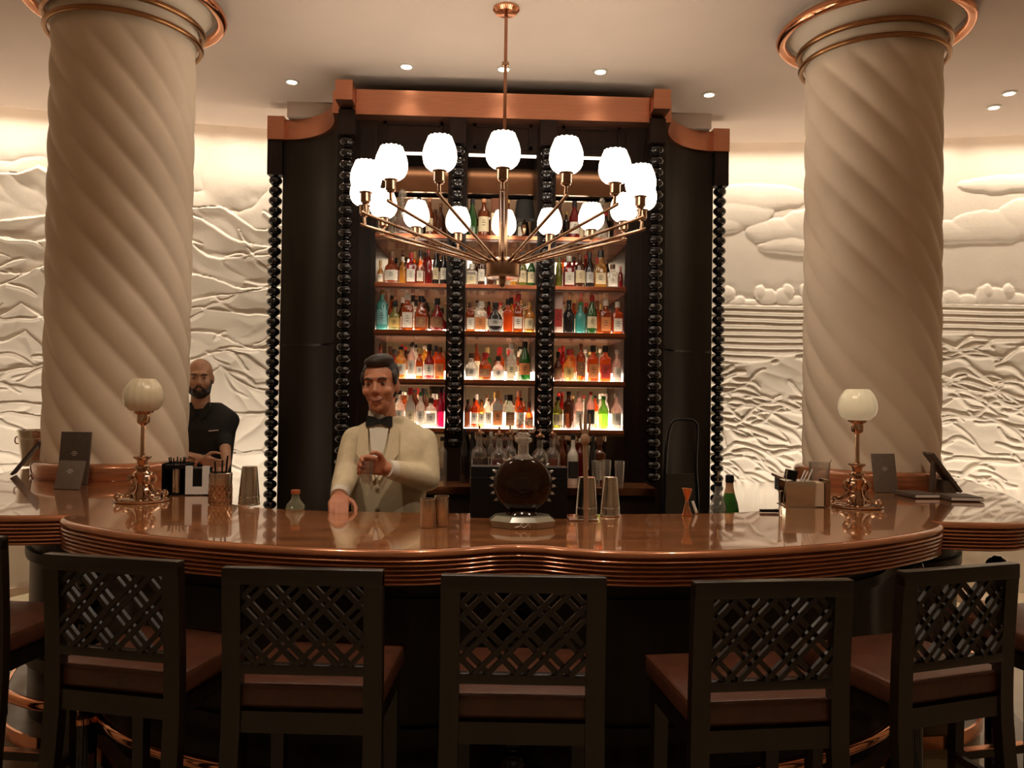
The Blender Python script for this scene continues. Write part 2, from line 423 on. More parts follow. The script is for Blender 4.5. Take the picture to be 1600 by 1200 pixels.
def relief_wall():
    zz = np.concatenate([np.linspace(0.0, 0.85, 14), np.linspace(0.86, ZC, 385), np.linspace(ZC + 0.02, ZC + 0.34, 8)]); nz = len(zz)
    xa = np.concatenate([np.linspace(X0, -4.66, 40), np.linspace(-4.65, -1.55, 430), np.linspace(-1.5, 1.5, 12), np.linspace(1.55, 5.25, 510), np.linspace(5.27, X1, 30)])
    Xg, Zg = np.meshgrid(xa.astype(np.float32), zz.astype(np.float32), indexing='ij')
    k_ = 476
    H = np.concatenate([relief_left(Xg[:k_], Zg[:k_]), relief_right(Xg[k_:], Zg[k_:])], 0)
    # carved lines: wavy raised strokes with a groove along their upper side
    def stroke(x0, z0, ang, L, w, A, rr, wav=0.5, zmax=9.0):
        nonlocal H
        px_, pz, th = x0, z0, ang; n_ = int(L / 0.012); ph = rr.uniform(0, 6); f_ = rr.uniform(5, 9)
        for k in range(n_):
            t = k / n_; th = ang + wav * math.sin(ph + f_ * t * L * 1.6) + 0.25 * math.sin(ph * 2 + 17 * t * L)
            px_ += 0.012 * math.cos(th); pz += 0.012 * math.sin(th)
            if pz > zmax or pz < 0.7 or pz > 3.6: break
            i0, i1 = np.searchsorted(xa, (px_ - 0.05, px_ + 0.05)); j0, j1 = np.searchsorted(zz, (pz - 0.05, pz + 0.06))
            if i1 - i0 < 2: continue
            dx = Xg[i0:i1, j0:j1] - px_; dz = Zg[i0:i1, j0:j1] - pz
            ww = w * (0.45 + 0.55 * math.sin(PI * min(1, max(0.0, 0.12 + 0.85 * t))))
            g = A * np.exp(-(dx * dx + dz * dz) / (2 * ww * ww)) - 0.45 * A * np.exp(-(dx * dx + (dz - 2.1 * ww) ** 2) / (2 * (ww * 1.1) ** 2))
            T = ST[i0:i1, j0:j1]
            ST[i0:i1, j0:j1] = np.where(np.abs(g) > np.abs(T), np.where((g < 0) & (T > 0.3 * A), T, g), T)
    ST = np.zeros_like(H)
    rr = random.Random(21)
    for k in range(330):
        x0 = rr.uniform(1.3, 5.2); z0 = rr.uniform(0.85, 2.25); zm = 2.0 + 0.14 * math.sin(x0 * 1.9 + 1.0)
        if z0 > zm: continue
        an = rr.choice((-0.45, -0.35, -0.25, -0.15, 0.1, 0.25, -0.6)) + rr.uniform(-.12, .12)
        stroke(x0, z0, an, rr.uniform(0.18, 0.65), rr.uniform(0.008, 0.014), rr.uniform(0.022, 0.036), rr, 0.45, zm)
    for k in range(95):
        an = rr.choice((0.65, -0.6, 0.35, -0.3, 0.1, -0.85)) + rr.uniform(-.15, .15)
        stroke(rr.uniform(-4.7, -1.7), rr.uniform(0.9, 3.2), an, rr.uniform(0.10, 0.36), rr.uniform(0.007, 0.012), rr.uniform(0.010, 0.020), rr, 0.25)
    H = H + ST
    H *= sstep(ZC + 0.1, ZC - 0.15, Zg)
    Yg = WY0 + np.sqrt(WR ** 2 - (Xg - WX0) ** 2) - H * 0.80
    nx = len(xa)
    co = np.stack([Xg, Yg, Zg], -1).reshape(-1, 3)
    ii, jj = np.meshgrid(np.arange(nx - 1), np.arange(nz - 1), indexing='ij')
    a = (ii * nz + jj).ravel(); q = np.stack([a, a + nz, a + nz + 1, a + 1], -1)
    me = bpy.data.meshes.new('wall_back'); me.from_pydata(co.tolist(), [], q.tolist()); me.update()
    me.polygons.foreach_set('use_smooth', [True] * len(me.polygons)); me.materials.append(PLASTER)
    o = link('wall_back', me)
    tag(o, 'curved cream plaster wall carved in relief with hills, clouds, trees and roots', kind='structure')
relief_wall()

# ---- downlights
def downlight(x, y, r, label, power, group, spot=85):
    e = empty('downlight', (x, y, ZC), 0, label, 'downlight', group)
    ring = MB().lathe([(r * 0.62, -0.001), (r * 0.70, -0.010), (r, -0.006), (r, 0.0)], 24, caps=False)
    ring.build('trim_ring', mat('white_trim', (0.7, 0.66, 0.58), 0.4, var=.03), e)
    MB().lathe([(0.001, -0.004), (r * 0.64, -0.004), (r * 0.64, 0.0), (0.001, 0.0)], 20, caps=False).build('lens', DOWN, e)
    l = bpy.data.lights.new('downlight_lamp', 'SPOT'); l.energy = power; l.color = (1, 0.82, 0.60); l.spot_size = R(spot); l.spot_blend = 0.6; l.shadow_soft_size = 0.03
    o = bpy.data.objects.new('downlight_lamp', l); C.objects.link(o); o.parent = e; o.location = (0, 0, -0.03)
DL = [(456, 127, 'downlight in front of the left curved cabinet wing'), (635, 103, 'left downlight above the copper cornice'),
      (787, 107, 'downlight above the cornice behind the chandelier rod'), (938, 111, 'right downlight above the copper cornice'),
      (1108, 147, 'downlight in front of the right curved cabinet wing'), (1577, 145, 'upper downlight right of the right column'), (1553, 167, 'lower downlight right of the right column')]
for px, py, lb in DL:
    p = on_z(px, py, ZC)
    downlight(p.x, p.y, 0.052, lb, 8.0, 'ceiling downlights around the bar')
for x, y, pw_, lb in ADDED_DOWNLIGHTS:
    downlight(x, y, 0.06, lb, pw_, 'added unseen downlights', 115)

# ================================================================== COLUMNS
def column(cx, cy, label):
    e = empty('spiral_column', (cx, cy, ZB), 0, label, 'column', 'spiral columns')
    nt_, nz = 168, 220; r0 = 0.362; zl, zh = 0.085, 2.42
    vs = []; fs = []
    for j in range(nz + 1):
        z = zl + (zh - zl) * j / nz
        for i in range(nt_):
            t = 2 * PI * i / nt_
            ph = 6 * t + z * 2 * PI / 0.42 + 0.6
            k = abs(math.sin(ph)) ** 0.75
            fade = min(1, max(0, (zh - z) / 0.16), )
            r = r0 + 0.0168 * (k - 0.75) * fade
            vs.append((r * math.cos(t), r * math.sin(t), z))
    for j in range(nz):
        for i in range(nt_):
            a = j * nt_ + i; b = j * nt_ + (i + 1) % nt_
            fs.append((a, b, b + nt_, a + nt_))
    m = MB(); m.add(vs, fs); m.build('shaft', STONE, e, smooth=75)
    zc = ZC - ZB
    MB().lathe([(0.36, 2.40), (0.372, 2.42), (0.375, 2.47), (0.385, 2.50), (0.40, 2.55), (0.43, 2.58), (0.46, 2.60), (0.49, zc), (0.0, zc)], 64, caps=False).build('capital', STONE, e)
    for r, z, t, mt, nm in ((0.392, 2.395, 0.014, BRONZE, 'bronze_ring'), (0.402, 2.475, 0.016, BRONZE, 'bronze_ring'), (0.500, 2.575, 0.030, COPPER_POL, 'copper_ring')):
        MB().tube([(r * math.cos(2 * PI * i / 64), r * math.sin(2 * PI * i / 64), z) for i in range(64)], t, 10, closed=True).build(nm, mt, e)
    MB().lathe([(0.36, 0.0), (0.405, 0.0), (0.41, 0.01), (0.41, 0.065), (0.40, 0.08), (0.375, 0.088), (0.36, 0.088)], 64, caps=False).build('base_ring', BAREDGE, e)
column(-2.11, 4.49, 'cream spiral fluted column left of the bar')
column(2.11, 4.49, 'cream spiral fluted column right of the bar')

# ================================================================== BAR COUNTER
half_front = [(0, 2.49), (.08, 2.475), (.17, 2.432), (.3, 2.398), (.45, 2.396), (.65, 2.425), (.85, 2.48), (1.05, 2.555), (1.25, 2.655), (1.42, 2.765), (1.54, 2.86), (1.605, 2.935), (1.62, 2.99), (1.612, 3.03)]
half_side = [(1.612, 3.03), (1.70, 3.005), (1.82, 2.99), (1.93, 3.0), (2.03, 3.06), (2.13, 3.18), (2.30, 3.45), (2.48, 3.80), (2.64, 4.25), (2.74, 4.6), (2.70, 4.97)]
half_in = [(1.72, 4.97), (1.67, 4.65), (1.60, 4.25), (1.46, 3.82), (1.28, 3.52), (1.12, 3.32), (.9, 3.20), (.6, 3.15), (.3, 3.13), (0, 3.13)]
def S2(p, k=5): return [(v.x, v.y) for v in spline(p, k)]
hf = S2(half_front); hs = S2(half_side); hi = S2(half_in)
right = hf + hs[1:] ; outer = [(-x, y) for x, y in reversed(right)][:-1] + right
inner = hi + [(-x, y) for x, y in reversed(hi)][1:]
bar = empty('bar_counter', (0, 0, 0), 0, 'curved bar counter with glossy red-brown top and reeded edge', 'bar counter')
def offset_path(p, d):
    out = []
    for i in range(len(p)):
        a = Vector(p[max(i - 1, 0)]); b = Vector(p[min(i + 1, len(p) - 1)]); t = (b - a).normalized()
        out.append((p[i][0] + t.y * d, p[i][1] - t.x * d))
    return out
# worktop
def flat_prism(poly, z0, z1):
    bm = bmesh.new(); vs = [bm.verts.new((x, y, z1)) for x, y in poly]; f = bm.faces.new(vs)
    r = bmesh.ops.extrude_face_region(bm, geom=[f]); 
    for v in [g for g in r['geom'] if isinstance(g, bmesh.types.BMVert)]: v.co.z = z0
    bmesh.ops.triangulate(bm, faces=[f for f in bm.faces if len(f.verts) > 4])
    bmesh.ops.recalc_face_normals(bm, faces=list(bm.faces))
    bm.verts.index_update(); m = MB(); m.add([v.co.copy() for v in bm.verts], [tuple(v.index for v in f.verts) for f in bm.faces]); bm.free()
    return m
flat_prism(outer + inner, ZB - 0.016, ZB).build('worktop', BARTOP, bar, smooth=None)
# reeded edge: (outward, z) profile swept along the outline
prof = [(-0.05, ZB - 0.001)]
prof += [(0.0, ZB - 0.001), (0.008, ZB - 0.004), (0.014, ZB - 0.012), (0.014, ZB - 0.020), (0.006, ZB - 0.026)]
for k in range(6):
    z = ZB - 0.028 - k * 0.0138; o_ = 0.006 - 0.0012 * k
    prof += [(o_ - 0.003, z), (o_ + 0.005, z - 0.0025), (o_ + 0.008, z - 0.0065), (o_ + 0.005, z - 0.0105), (o_ - 0.003, z - 0.0134)]
prof += [(-0.03, ZB - 0.111), (-0.06, ZB - 0.111)]
rows = [offset_path(outer, d) for d, z in prof]
n = len(outer); vs = [(rows[k][i][0], rows[k][i][1], prof[k][1]) for k in range(len(prof)) for i in range(n)]
fs = [(k * n + i, (k + 1) * n + i, (k + 1) * n + i + 1, k * n + i + 1) for k in range(len(prof) - 1) for i in range(n - 1)]
m = MB(); m.add(vs, fs); m.build('reeded_edge', BAREDGE, bar, smooth=50)
# under-board so that the top is thick from below
flat_prism(offset_path(outer, -0.055) + offset_path(inner, -0.02), ZB - 0.10, ZB - 0.017).build('under_board', DARKWOOD, bar, smooth=None)
# front panel of the bar body, set back under the top
hb = S2([(0, 2.76), (.3, 2.70), (.65, 2.72), (1.05, 2.85), (1.4, 3.06), (1.6, 3.28), (1.85, 3.36), (2.05, 3.55), (2.3, 4.1), (2.4, 4.92)], 5)
body = [(-x, y) for x, y in reversed(hb)][:-1] + hb
body_in = offset_path(body, -0.05)
def strip(p, q, z0, z1):
    n = len(p); m = MB()
    vs = [(x, y, z0) for x, y in p] + [(x, y, z1) for x, y in p] + [(x, y, z0) for x, y in q] + [(x, y, z1) for x, y in q]
    fs = []
    for i in range(n - 1):
        fs += [(i, i + 1, n + i + 1, n + i), (2 * n + i + 1, 2 * n + i, 3 * n + i, 3 * n + i + 1), (n + i, n + i + 1, 3 * n + i + 1, 3 * n + i), (i + 1, i, 2 * n + i, 2 * n + i + 1)]
    fs += [(0, n, 3 * n, 2 * n), (n - 1, 3 * n - 1, 4 * n - 1, 2 * n - 1)]
    m.add(vs, fs); return m
strip(body, body_in, 0.0, ZB - 0.10).build('front_panel', DARKWOOD, bar)
strip(offset_path(body, 0.02), offset_path(body, 0.001), 0.86, 0.90).build('panel_moulding', DARKWOOD, bar)
strip(offset_path(body, 0.02), offset_path(body, 0.001), 0.42, 0.47).build('panel_moulding', DARKWOOD, bar)
hr = S2([(0, 2.66), (.3, 2.60), (.65, 2.61), (1.05, 2.735), (1.38, 2.93), (1.62, 3.19), (1.88, 3.25), (2.14, 3.48), (2.40, 4.05), (2.52, 4.6)], 5)
rl = [(-x, y) for x, y in reversed(hr)][:-1] + hr
strip(offset_path(rl, -0.02), body, 0.0, 0.20).build('foot_step', mat('step_stone', (0.30, 0.20, 0.12), 0.25, var=.15, scale=4), bar)
strip(offset_path(rl, -0.008), offset_path(rl, -0.019), 0.15, 0.205).build('copper_kick_strip', COPPER_POL, bar)
rail = [(x, y, 0.34) for x, y in rl]
MB().tube(rail, 0.022, 10).build('foot_rail', COPPER_POL, bar)
# turned beaded legs
BEAD = MB().lathe([(0.014, -0.0375), (0.027, -0.0365), (0.027, -0.0325), (0.019, -0.031), (0.031, -0.025), (0.039, -0.015), (0.0425, -0.004), (0.0425, 0.004), (0.039, 0.015), (0.031, 0.025), (0.019, 0.031), (0.014, 0.0375)], 14).mesh('bead', BLACKLAC, 60)
LEGBASE = MB().lathe([(0.050, 0), (0.050, 0.03), (0.042, 0.04), (0.042, 0.33), (0.03, 0.335)], 20).mesh('leg_shaft', BLACKLAC, 40)
COLLAR = MB().lathe([(0.044, 0.325), (0.056, 0.330), (0.056, 0.352), (0.044, 0.358)], 20).mesh('copper_collar', COPPER_POL, 40)
for x, y in ((0, 2.615), (-1.60, 3.115), (1.60, 3.115), (-1.97, 3.15), (1.97, 3.15)):
    leg = link('leg', LEGBASE, bar, (x, y, 0)); link('copper_collar', COLLAR, leg)
    for k in range(8): link('bead', BEAD, leg, (0, 0, 0.396 + 0.0755 * k))

# ================================================================== BACK CABINET
CX = 0.015
SHELF_Z = [2.68, 2.341, 2.02, 1.686, 1.351]       # shelf tops, top row first
cab = empty('back_bar_cabinet', (CX, 5.6, 0), 0, 'tall black back bar cabinet with copper cornice and lit bottle shelves', 'cabinet')
def cpart(mb, name, m, smooth=40, parent=None):
    if parent is None:
        mb.v = [(x, y - 5.6, z) for x, y, z in mb.v]
        return mb.build(name, m, cab, smooth)
    mb.v = [(x, y - 5.6, z) for x, y, z in mb.v]
    return mb.build(name, m, parent, smooth)
BAYS = [(-0.865, -0.375), (-0.245, 0.245), (0.375, 0.865)]
YM = 5.90                                           # mirror plane
cpart(MB().bbox(-1.12, 1.12, YM + 0.005, YM + 0.05, 0.05, 3.6), 'back_board', DARKWOOD, None)
for a, b in BAYS:
    cpart(MB().bbox(a, b, YM, YM + 0.004, 1.0, 3.05), 'mirror', MIRROR, None)
    # transom of brown mirror, lit line and dark panel above the top row
    t = cpart(MB().bbox(a, b, 5.80, 5.83, 3.05, 3.235), 'transom', mat('bronze_mirror', (0.30, 0.15, 0.08), 0.16, 0.9, var=.15, scale=3), None)
    cpart(MB().bbox(a + 0.01, b - 0.01, 5.55, 5.565, 3.245, 3.262), 'light_line', LED, None)
    p = cpart(MB().bbox(a, b, 5.56, 5.60, 3.262, 3.52), 'head_panel', DARKWOOD, None)
    fr = MB(); x0, x1, z0, z1 = a + 0.04, b - 0.04, 3.30, 3.47
    for q in ((x0, x1, z1 - 0.02, z1), (x0, x1, z0, z0 + 0.02), (x0, x0 + 0.02, z0, z1), (x1 - 0.02, x1, z0, z1)): fr.bbox(q[0], q[1], 5.545, 5.56, q[2], q[3])
    cpart(fr, 'panel_moulding', DARKWOOD, None)
# uprights between the bays and at the ends
for a, b in ((-1.12, -0.865), (-0.375, -0.245), (0.245, 0.375), (0.865, 1.12)):
    cpart(MB().bbox(a, b, 5.54, YM, 0.0, 3.52), 'upright', DARKWOOD, None)
    if abs(a) > 0.5 and abs(b) > 0.5:
        xm = (a + b) / 2 + (0.05 if a < 0 else -0.05)
        fr = MB()
        for q in ((xm - 0.045, xm - 0.035, 1.1, 3.4), (xm + 0.035, xm + 0.045, 1.1, 3.4)): fr.bbox(q[0], q[1], 5.53, 5.54, q[2], q[3])
        cpart(fr, 'upright_moulding', DARKWOOD, None)
# shelves: copper-edged boards, each with a light panel behind the bottles
STRIP = [(0.014, 1.8), (0.022, 3.4), (0.040, 5.6), (0.070, 8.0), (0.105, 10.0)]
for bi, (a, b) in enumerate(BAYS):
    for k, z in enumerate(SHELF_Z):
        s = cpart(MB().bbox(a, b, 5.50, YM - 0.002, z - 0.040, z), 'shelf', mat('shelf_board', (0.16, 0.055, 0.03), 0.25, var=.2, scale=6, coat=.5), None)
        cpart(MB().bbox(a, b, 5.488, 5.499, z - 0.024, z + 0.002), 'copper_nosing', SHELFCOPPER, None, parent=s)
        hgt, st = STRIP[k]
        cpart(MB().bbox(a + 0.004, b - 0.004, YM - 0.022, YM - 0.006, z + 0.001, z + hgt), 'light_strip', emit('shelf_light_%d' % k, (1.0, 0.82, 0.62), st * 1.6), None, parent=s)
        cpart(MB().bbox(a + 0.004, b - 0.004, 5.53, YM - 0.024, z + 0.0005, z + 0.003), 'light_pane', emit('shelf_pane_%d' % k, (1.0, 0.80, 0.60), st * 0.55), None, parent=s)
# beaded pilasters
CAPB = MB().box((0, 0, 0), (0.115, 0.10, 0.20)).mesh('pilaster_block', DARKWOOD, None)
ZCOR0, ZCOR1 = 3.49, 3.64
def pilaster(x, y, z0, z1):
    p = empty('pilaster', (x, y - 5.6, 0)); p.parent = cab
    hb_ = z0
    m = MB().bbox(-0.055, 0.055, -0.03, 0.07, 0.0, z0)
    m.build('plinth', DARKWOOD, p, None)
    MB().bbox(-0.055, 0.055, -0.045, 0.055, z1, ZCOR0 + 0.01).build('top_block', DARKWOOD, p, None)
    nb = int((z1 - z0) / 0.0755)
    for k in range(nb): 
        o = link('bead', BEAD, p, (0, 0, z0 + (k + 0.5) * (z1 - z0) / nb)); o.scale = (1.18, 1.1, (z1 - z0) / nb / 0.0745)
for x, y, z0, z1 in ((-1.06, 5.46, 1.0, 3.33), (-0.31, 5.48, 1.22, 3.30), (0.31, 5.48, 1.22, 3.30), (1.06, 5.46, 1.0, 3.33), (-1.70, 6.10, 0.7, 3.22), (1.70, 6.10, 0.7, 3.22)):
    pilaster(x, y, z0, z1)
# curved wings
for s in (-1, 1):
    arcp = []
    for i in range(25):
        t = PI / 2 * i / 24
        arcp.append((s * (1.65 - (1.65 - 1.13) * math.cos(t)), 5.47 + 0.64 * math.sin(t)))
    if s < 0: arcp = arcp[::-1]
    cpart(strip(offset_path(arcp, 0.0), offset_path(arcp, -0.04), 0.0, ZCOR0), 'curved_wing', WING)
    cpart(strip(offset_path(arcp, 0.035), offset_path(arcp, -0.02), ZCOR0, ZCOR1), 'wing_cornice', COPPER)
    cpart(strip(offset_path(arcp, 0.006), offset_path(arcp, 0.0005), 1.93, 1.945), 'wing_band', BLACKLAC)
    cpart(MB().bbox(s * 1.69 - 0.062, s * 1.69 + 0.062, 6.03, 6.16, ZCOR0 - 0.012, ZCOR1 + 0.012), 'end_block', COPPER, None)
    cpart(MB().bbox(s * 1.06 - 0.057, s * 1.06 + 0.057, 5.29, 5.56, ZCOR0 + 0.03, ZCOR1 + 0.012), 'corner_block', COPPER, None)
cor = MB().bbox(-1.02, 1.02, 5.44, 5.60, ZCOR0 - 0.02, ZCOR1)
cpart(cor, 'cornice', COPPER, None)
cpart(MB().bbox(-1.0, 1.0, 5.42, 5.44, ZCOR0 - 0.02, ZCOR1), 'cornice_face', COPPER, None)
# recessed plaster fascia between cabinet and ceiling
m = MB().bbox(-1.1, 1.1, 5.75, 6.0, ZCOR1, ZC - 0.001)
m.bbox(-1.6, 1.6, 6.0, 6.25, ZCOR1, ZC - 0.001)
cpart(m, 'fascia', CEIL, None)
cpart(MB().bbox(-1.05, 1.05, 5.48, 6.0, ZCOR1 - 0.001, ZCOR1 + 0.004), 'top_board', DARKWOOD, None)

# back counter in front of the cabinet
bc = empty('back_counter', (CX, 5.25, 0), 0, 'low dark back counter with copper edge below the bottle shelves', 'counter')
MB().bbox(-1.0, 1.0, -0.12, 0.17, 0, 0.955).build('body', DARKWOOD, bc, None)
MB().bbox(-1.0, 1.0, -0.18, 0.17, 0.955, 1.0).build('top', BARTOP, bc, None)
MB().bbox(-1.0, 1.0, -0.192, -0.181, 0.957, 1.002).build('copper_edge', COPPER_POL, bc, None)
for k in range(4):
    x0 = -0.98 + k * 0.49
    d = MB().bbox(x0 + 0.01, x0 + 0.47, -0.14, -0.121, 0.10, 0.93).build('door', DARKWOOD, bc, None)
    MB().bbox(x0 + 0.23, x0 + 0.25, -0.155, -0.1405, 0.6, 0.72).build('handle', COPPER_POL, d, None)

# ================================================================== CHANDELIER
CHX, CHY = -0.005, 4.45
ch = empty('chandelier', (CHX, CHY, ZC), 0, 'brass chandelier with a ring of sixteen lit white glass globes', 'chandelier')
def zz(z): return z - ZC
MB().lathe([(0.0, zz(ZC)), (0.075, zz(ZC)), (0.075, zz(ZC - .012)), (0.06, zz(ZC - .028)), (0.0, zz(ZC - 0.03))], 28, caps=False).build('canopy', COPPER_POL, ch)
MB().tube([(0, 0, zz(ZC - 0.02)), (0, 0, zz(2.80))], 0.0095, 10).build('rod', mat('rod_copper', (0.45, 0.22, 0.13), 0.25, 1.0, var=.1), ch)
MB().lathe([(0.012, zz(3.42)), (0.02, zz(3.425)), (0.02, zz(3.445)), (0.012, zz(3.45))], 12).build('rod_collar', BRASS, ch)
MB().lathe([(0.0, zz(2.83)), (0.012, zz(2.83)), (0.026, zz(2.80)), (0.026, zz(2.32)), (0.0, zz(2.32))], 20, caps=False).build('stem', BRASS, ch)
MB().lathe([(0.0, zz(2.345)), (0.06, zz(2.345)), (0.098, zz(2.33)), (0.10, zz(2.32)), (0.10, zz(2.245)), (0.09, zz(2.235)), (0.0, zz(2.232))], 32, caps=False).build('hub', BRASS, ch)
MB().lathe([(0.0, zz(2.235)), (0.022, zz(2.232)), (0.02, zz(2.20)), (0.012, zz(2.185)), (0.0, zz(2.18))], 16, caps=False).build('finial', BRASS, ch)
RC = 0.775
arm_me = MB().tube(spline([(0.085, 0, zz(2.325)), (0.14, 0, zz(2.333)), (RC - 0.03, 0, zz(2.508)), (RC - 0.006, 0, zz(2.522)), (RC, 0, zz(2.545)), (RC, 0, zz(2.60))], 4), 0.0085, 8).mesh('arm', BRASS, 60)
sock_me = MB().lathe([(0.010, zz(2.565)), (0.020, zz(2.57)), (0.022, zz(2.578)), (0.027, zz(2.58)), (0.027, zz(2.622)), (0.034, zz(2.626)), (0.036, zz(2.632)), (0.01, zz(2.633))], 18, c=(RC, 0, 0)).mesh('socket', BRASS, 40)
GS = 1.05
gp = [(0.030, 2.628), (0.047, 2.634), (0.062, 2.648), (0.0725, 2.668), (0.077, 2.692), (0.0755, 2.718), (0.069, 2.745), (0.060, 2.768), (0.051, 2.786)]
vs = []; fs = []; NG = 48
for j, (r, z) in enumerate(gp):
    for i in range(NG):
        t = 2 * PI * i / NG
        k = 1 + 0.03 * (abs(math.cos(7 * t)) - 0.6) * min(1, j / 3)
        dz = 0.006 * abs(math.cos(7 * t)) if j == len(gp) - 1 else 0
        vs.append((RC + r * k * GS * math.cos(t), r * k * GS * math.sin(t), zz(z + dz)))
for j in range(len(gp) - 1):
    for i in range(NG): fs.append((j * NG + i, j * NG + (i + 1) % NG, (j + 1) * NG + (i + 1) % NG, (j + 1) * NG + i))
m = MB(); m.add(vs, fs); globe_me = m.mesh('globe_shade', GLOBE, 80)
bulb_me = MB().ell((RC, 0, zz(2.70)), (0.026, 0.026, 0.036), 10, 6).mesh('bulb', emit('bulb_glow', (1.0, 0.85, 0.66), 15.0), 80)
for i in range(16):
    a = -PI / 2 + 2 * PI * i / 16 - R(2.0)
    ar = link('arm', arm_me, ch); ar.rotation_euler = (0, 0, a)
    link('socket', sock_me, ar); link('globe_shade', globe_me, ar); link('bulb', bulb_me, ar)

# ================================================================== BAR STOOLS
def make_stool():
    e = empty('bar_stool')
    for s in (-1, 1):
        P = [(s * 0.182, 0.0, 1.125), (s * 0.182, 0.012, 0.95), (s * 0.182, 0.018, 0.80), (s * 0.184, 0.010, 0.60), (s * 0.19, -0.06, 0.0)]
        sec = [(-1, -0.62), (1, -0.62), (1, 0.62), (-1, 0.62)]
        MB().tube(spline(P, 3), 0.024, sect=sec).build('back_leg', STOOLWOOD, e, 30)
        MB().tube([(s * 0.168, 0.365, 0.765), (s * 0.172, 0.375, 0.0)], 0.021, sect=[(-1, -1), (1, -1), (1, 1), (-1, 1)], r1=0.016).build('front_leg', STOOLWOOD, e, 30)
        MB().box((s * 0.178, 0.19, 0.735), (0.024, 0.34, 0.055)).build('side_apron', STOOLWOOD, e, None)
        MB().box((s * 0.180, 0.17, 0.30), (0.020, 0.39, 0.028)).build('side_stretcher', STOOLWOOD, e, None)
    MB().rbox((0, 0.0, 1.112), (0.412, 0.032, 0.042), 0.004).build('top_rail', STOOLWOOD, e, 30)
    MB().rbox((0, 0.014, 0.872), (0.33, 0.026, 0.026), 0.003).build('lower_rail', STOOLWOOD, e, 30)
    MB().box((0, 0.022, 0.735), (0.33, 0.024, 0.055)).build('rear_apron', STOOLWOOD, e, None)
    MB().box((0, 0.365, 0.735), (0.30, 0.024, 0.055)).build('front_apron', STOOLWOOD, e, None)
    f = MB().box((0, 0.372, 0.30), (0.31, 0.028, 0.030)).build('foot_bar', STOOLWOOD, e, None)
    MB().box((0, 0.372, 0.3165), (0.28, 0.030, 0.003)).build('copper_wear_strip', COPPER_POL, f, None)
    # padded leather seat, slightly domed
    bm = bmesh.new(); bmesh.ops.create_cube(bm, size=1)
    for v in bm.verts: v.co = Vector((v.co.x * 0.405, v.co.y * 0.385 + 0.21, v.co.z * 0.062 + 0.797))
    bmesh.ops.bevel(bm, geom=list(bm.edges), offset=0.016, segments=3, profile=0.6, affect='EDGES')
    bmesh.ops.subdivide_edges(bm, edges=[x for x in bm.edges if x.calc_length() > 0.2], cuts=5, use_grid_fill=True)
    for v in bm.verts:
        if v.co.z > 0.826: v.co.z += 0.012 * (1 - (v.co.x / 0.21) ** 2) * (1 - ((v.co.y - 0.21) / 0.2) ** 2)
    bm.verts.index_update(); m = MB(); m.add([v.co.copy() for v in bm.verts], [tuple(v.index for v in f.verts) for f in bm.faces]); bm.free()
    seat = m.build('seat', LEATHER, e, 60)
    x0, y0 = 0.199, 0.0
    MB().tube([(-0.199, 0.022, 0.822), (0.199, 0.022, 0.822), (0.199, 0.399, 0.822), (-0.199, 0.399, 0.822)], 0.004, 6, closed=True).build('piping', LEATHER, seat)
    # lattice of paired diagonal bars
    w, z0, z1 = 0.160, 0.884, 1.094; zc = (z0 + z1) / 2; hh = (z1 - z0) / 2
    step = 0.104
    for s in (-1, 1):
        k = -4
        while k <= 4:
            for d in (-0.0115, 0.0115):
                c = k * step + d * math.sqrt(2) / 1.0           # x - s*z = c
                pts = []
                for t in (-hh, hh):
                    x = c + s * t
                    if abs(x) <= w: pts.append((x, t))
                for x in (-w, w):
                    t = (x - c) * s
                    if abs(t) < hh: pts.append((x, t))
                if len(pts) >= 2:
                    (xa, za), (xb, zb) = pts[0], pts[1]
                    if math.hypot(xa - xb, za - zb) > 0.02:
                        yo = 0.004 if s > 0 else 0.012
                        MB().tube([(xa, yo, zc + za), (xb, yo, zc + zb)], 0.0062, sect=[(-1, -1), (1, -1), (1, 1), (-1, 1)]).build('lattice_bar', STOOLWOOD, e, 30)
            k += 1
    return e
proto = make_stool()
stools = [(-1.106, 2.20, -14, 'dark wooden bar stool with lattice back, second from the left edge'),
          (-0.57, 2.07, -4, 'dark wooden lattice-back bar stool below the white-jacketed bartender'),
          (-0.01, 2.00, -3, 'dark wooden lattice-back bar stool in the middle, below the decanter'),
          (0.607, 1.96, 5, 'dark wooden lattice-back bar stool right of the middle stool'),
          (1.185, 2.13, 17, 'dark wooden lattice-back bar stool in front of the right lamp'),
          (-1.76, 2.52, -8, 'dark bar stool cut off by the left edge of the picture'),
          (1.86, 2.52, 12, 'dark bar stool cut off by the right edge of the picture')]
for i, (x, y, a, lb) in enumerate(stools):
    o = proto if i == 0 else copy_tree(proto)
    o.location = (x, y, 0); o.rotation_euler = (0, 0, R(a))
    tag(o, lb, 'bar stool', 'lattice-back stools along the bar')

# ================================================================== THINGS ON THE BAR
def spot(px, py, z=ZB):
    p = on_z(px, py, z); return p
K = 1 / F_PX
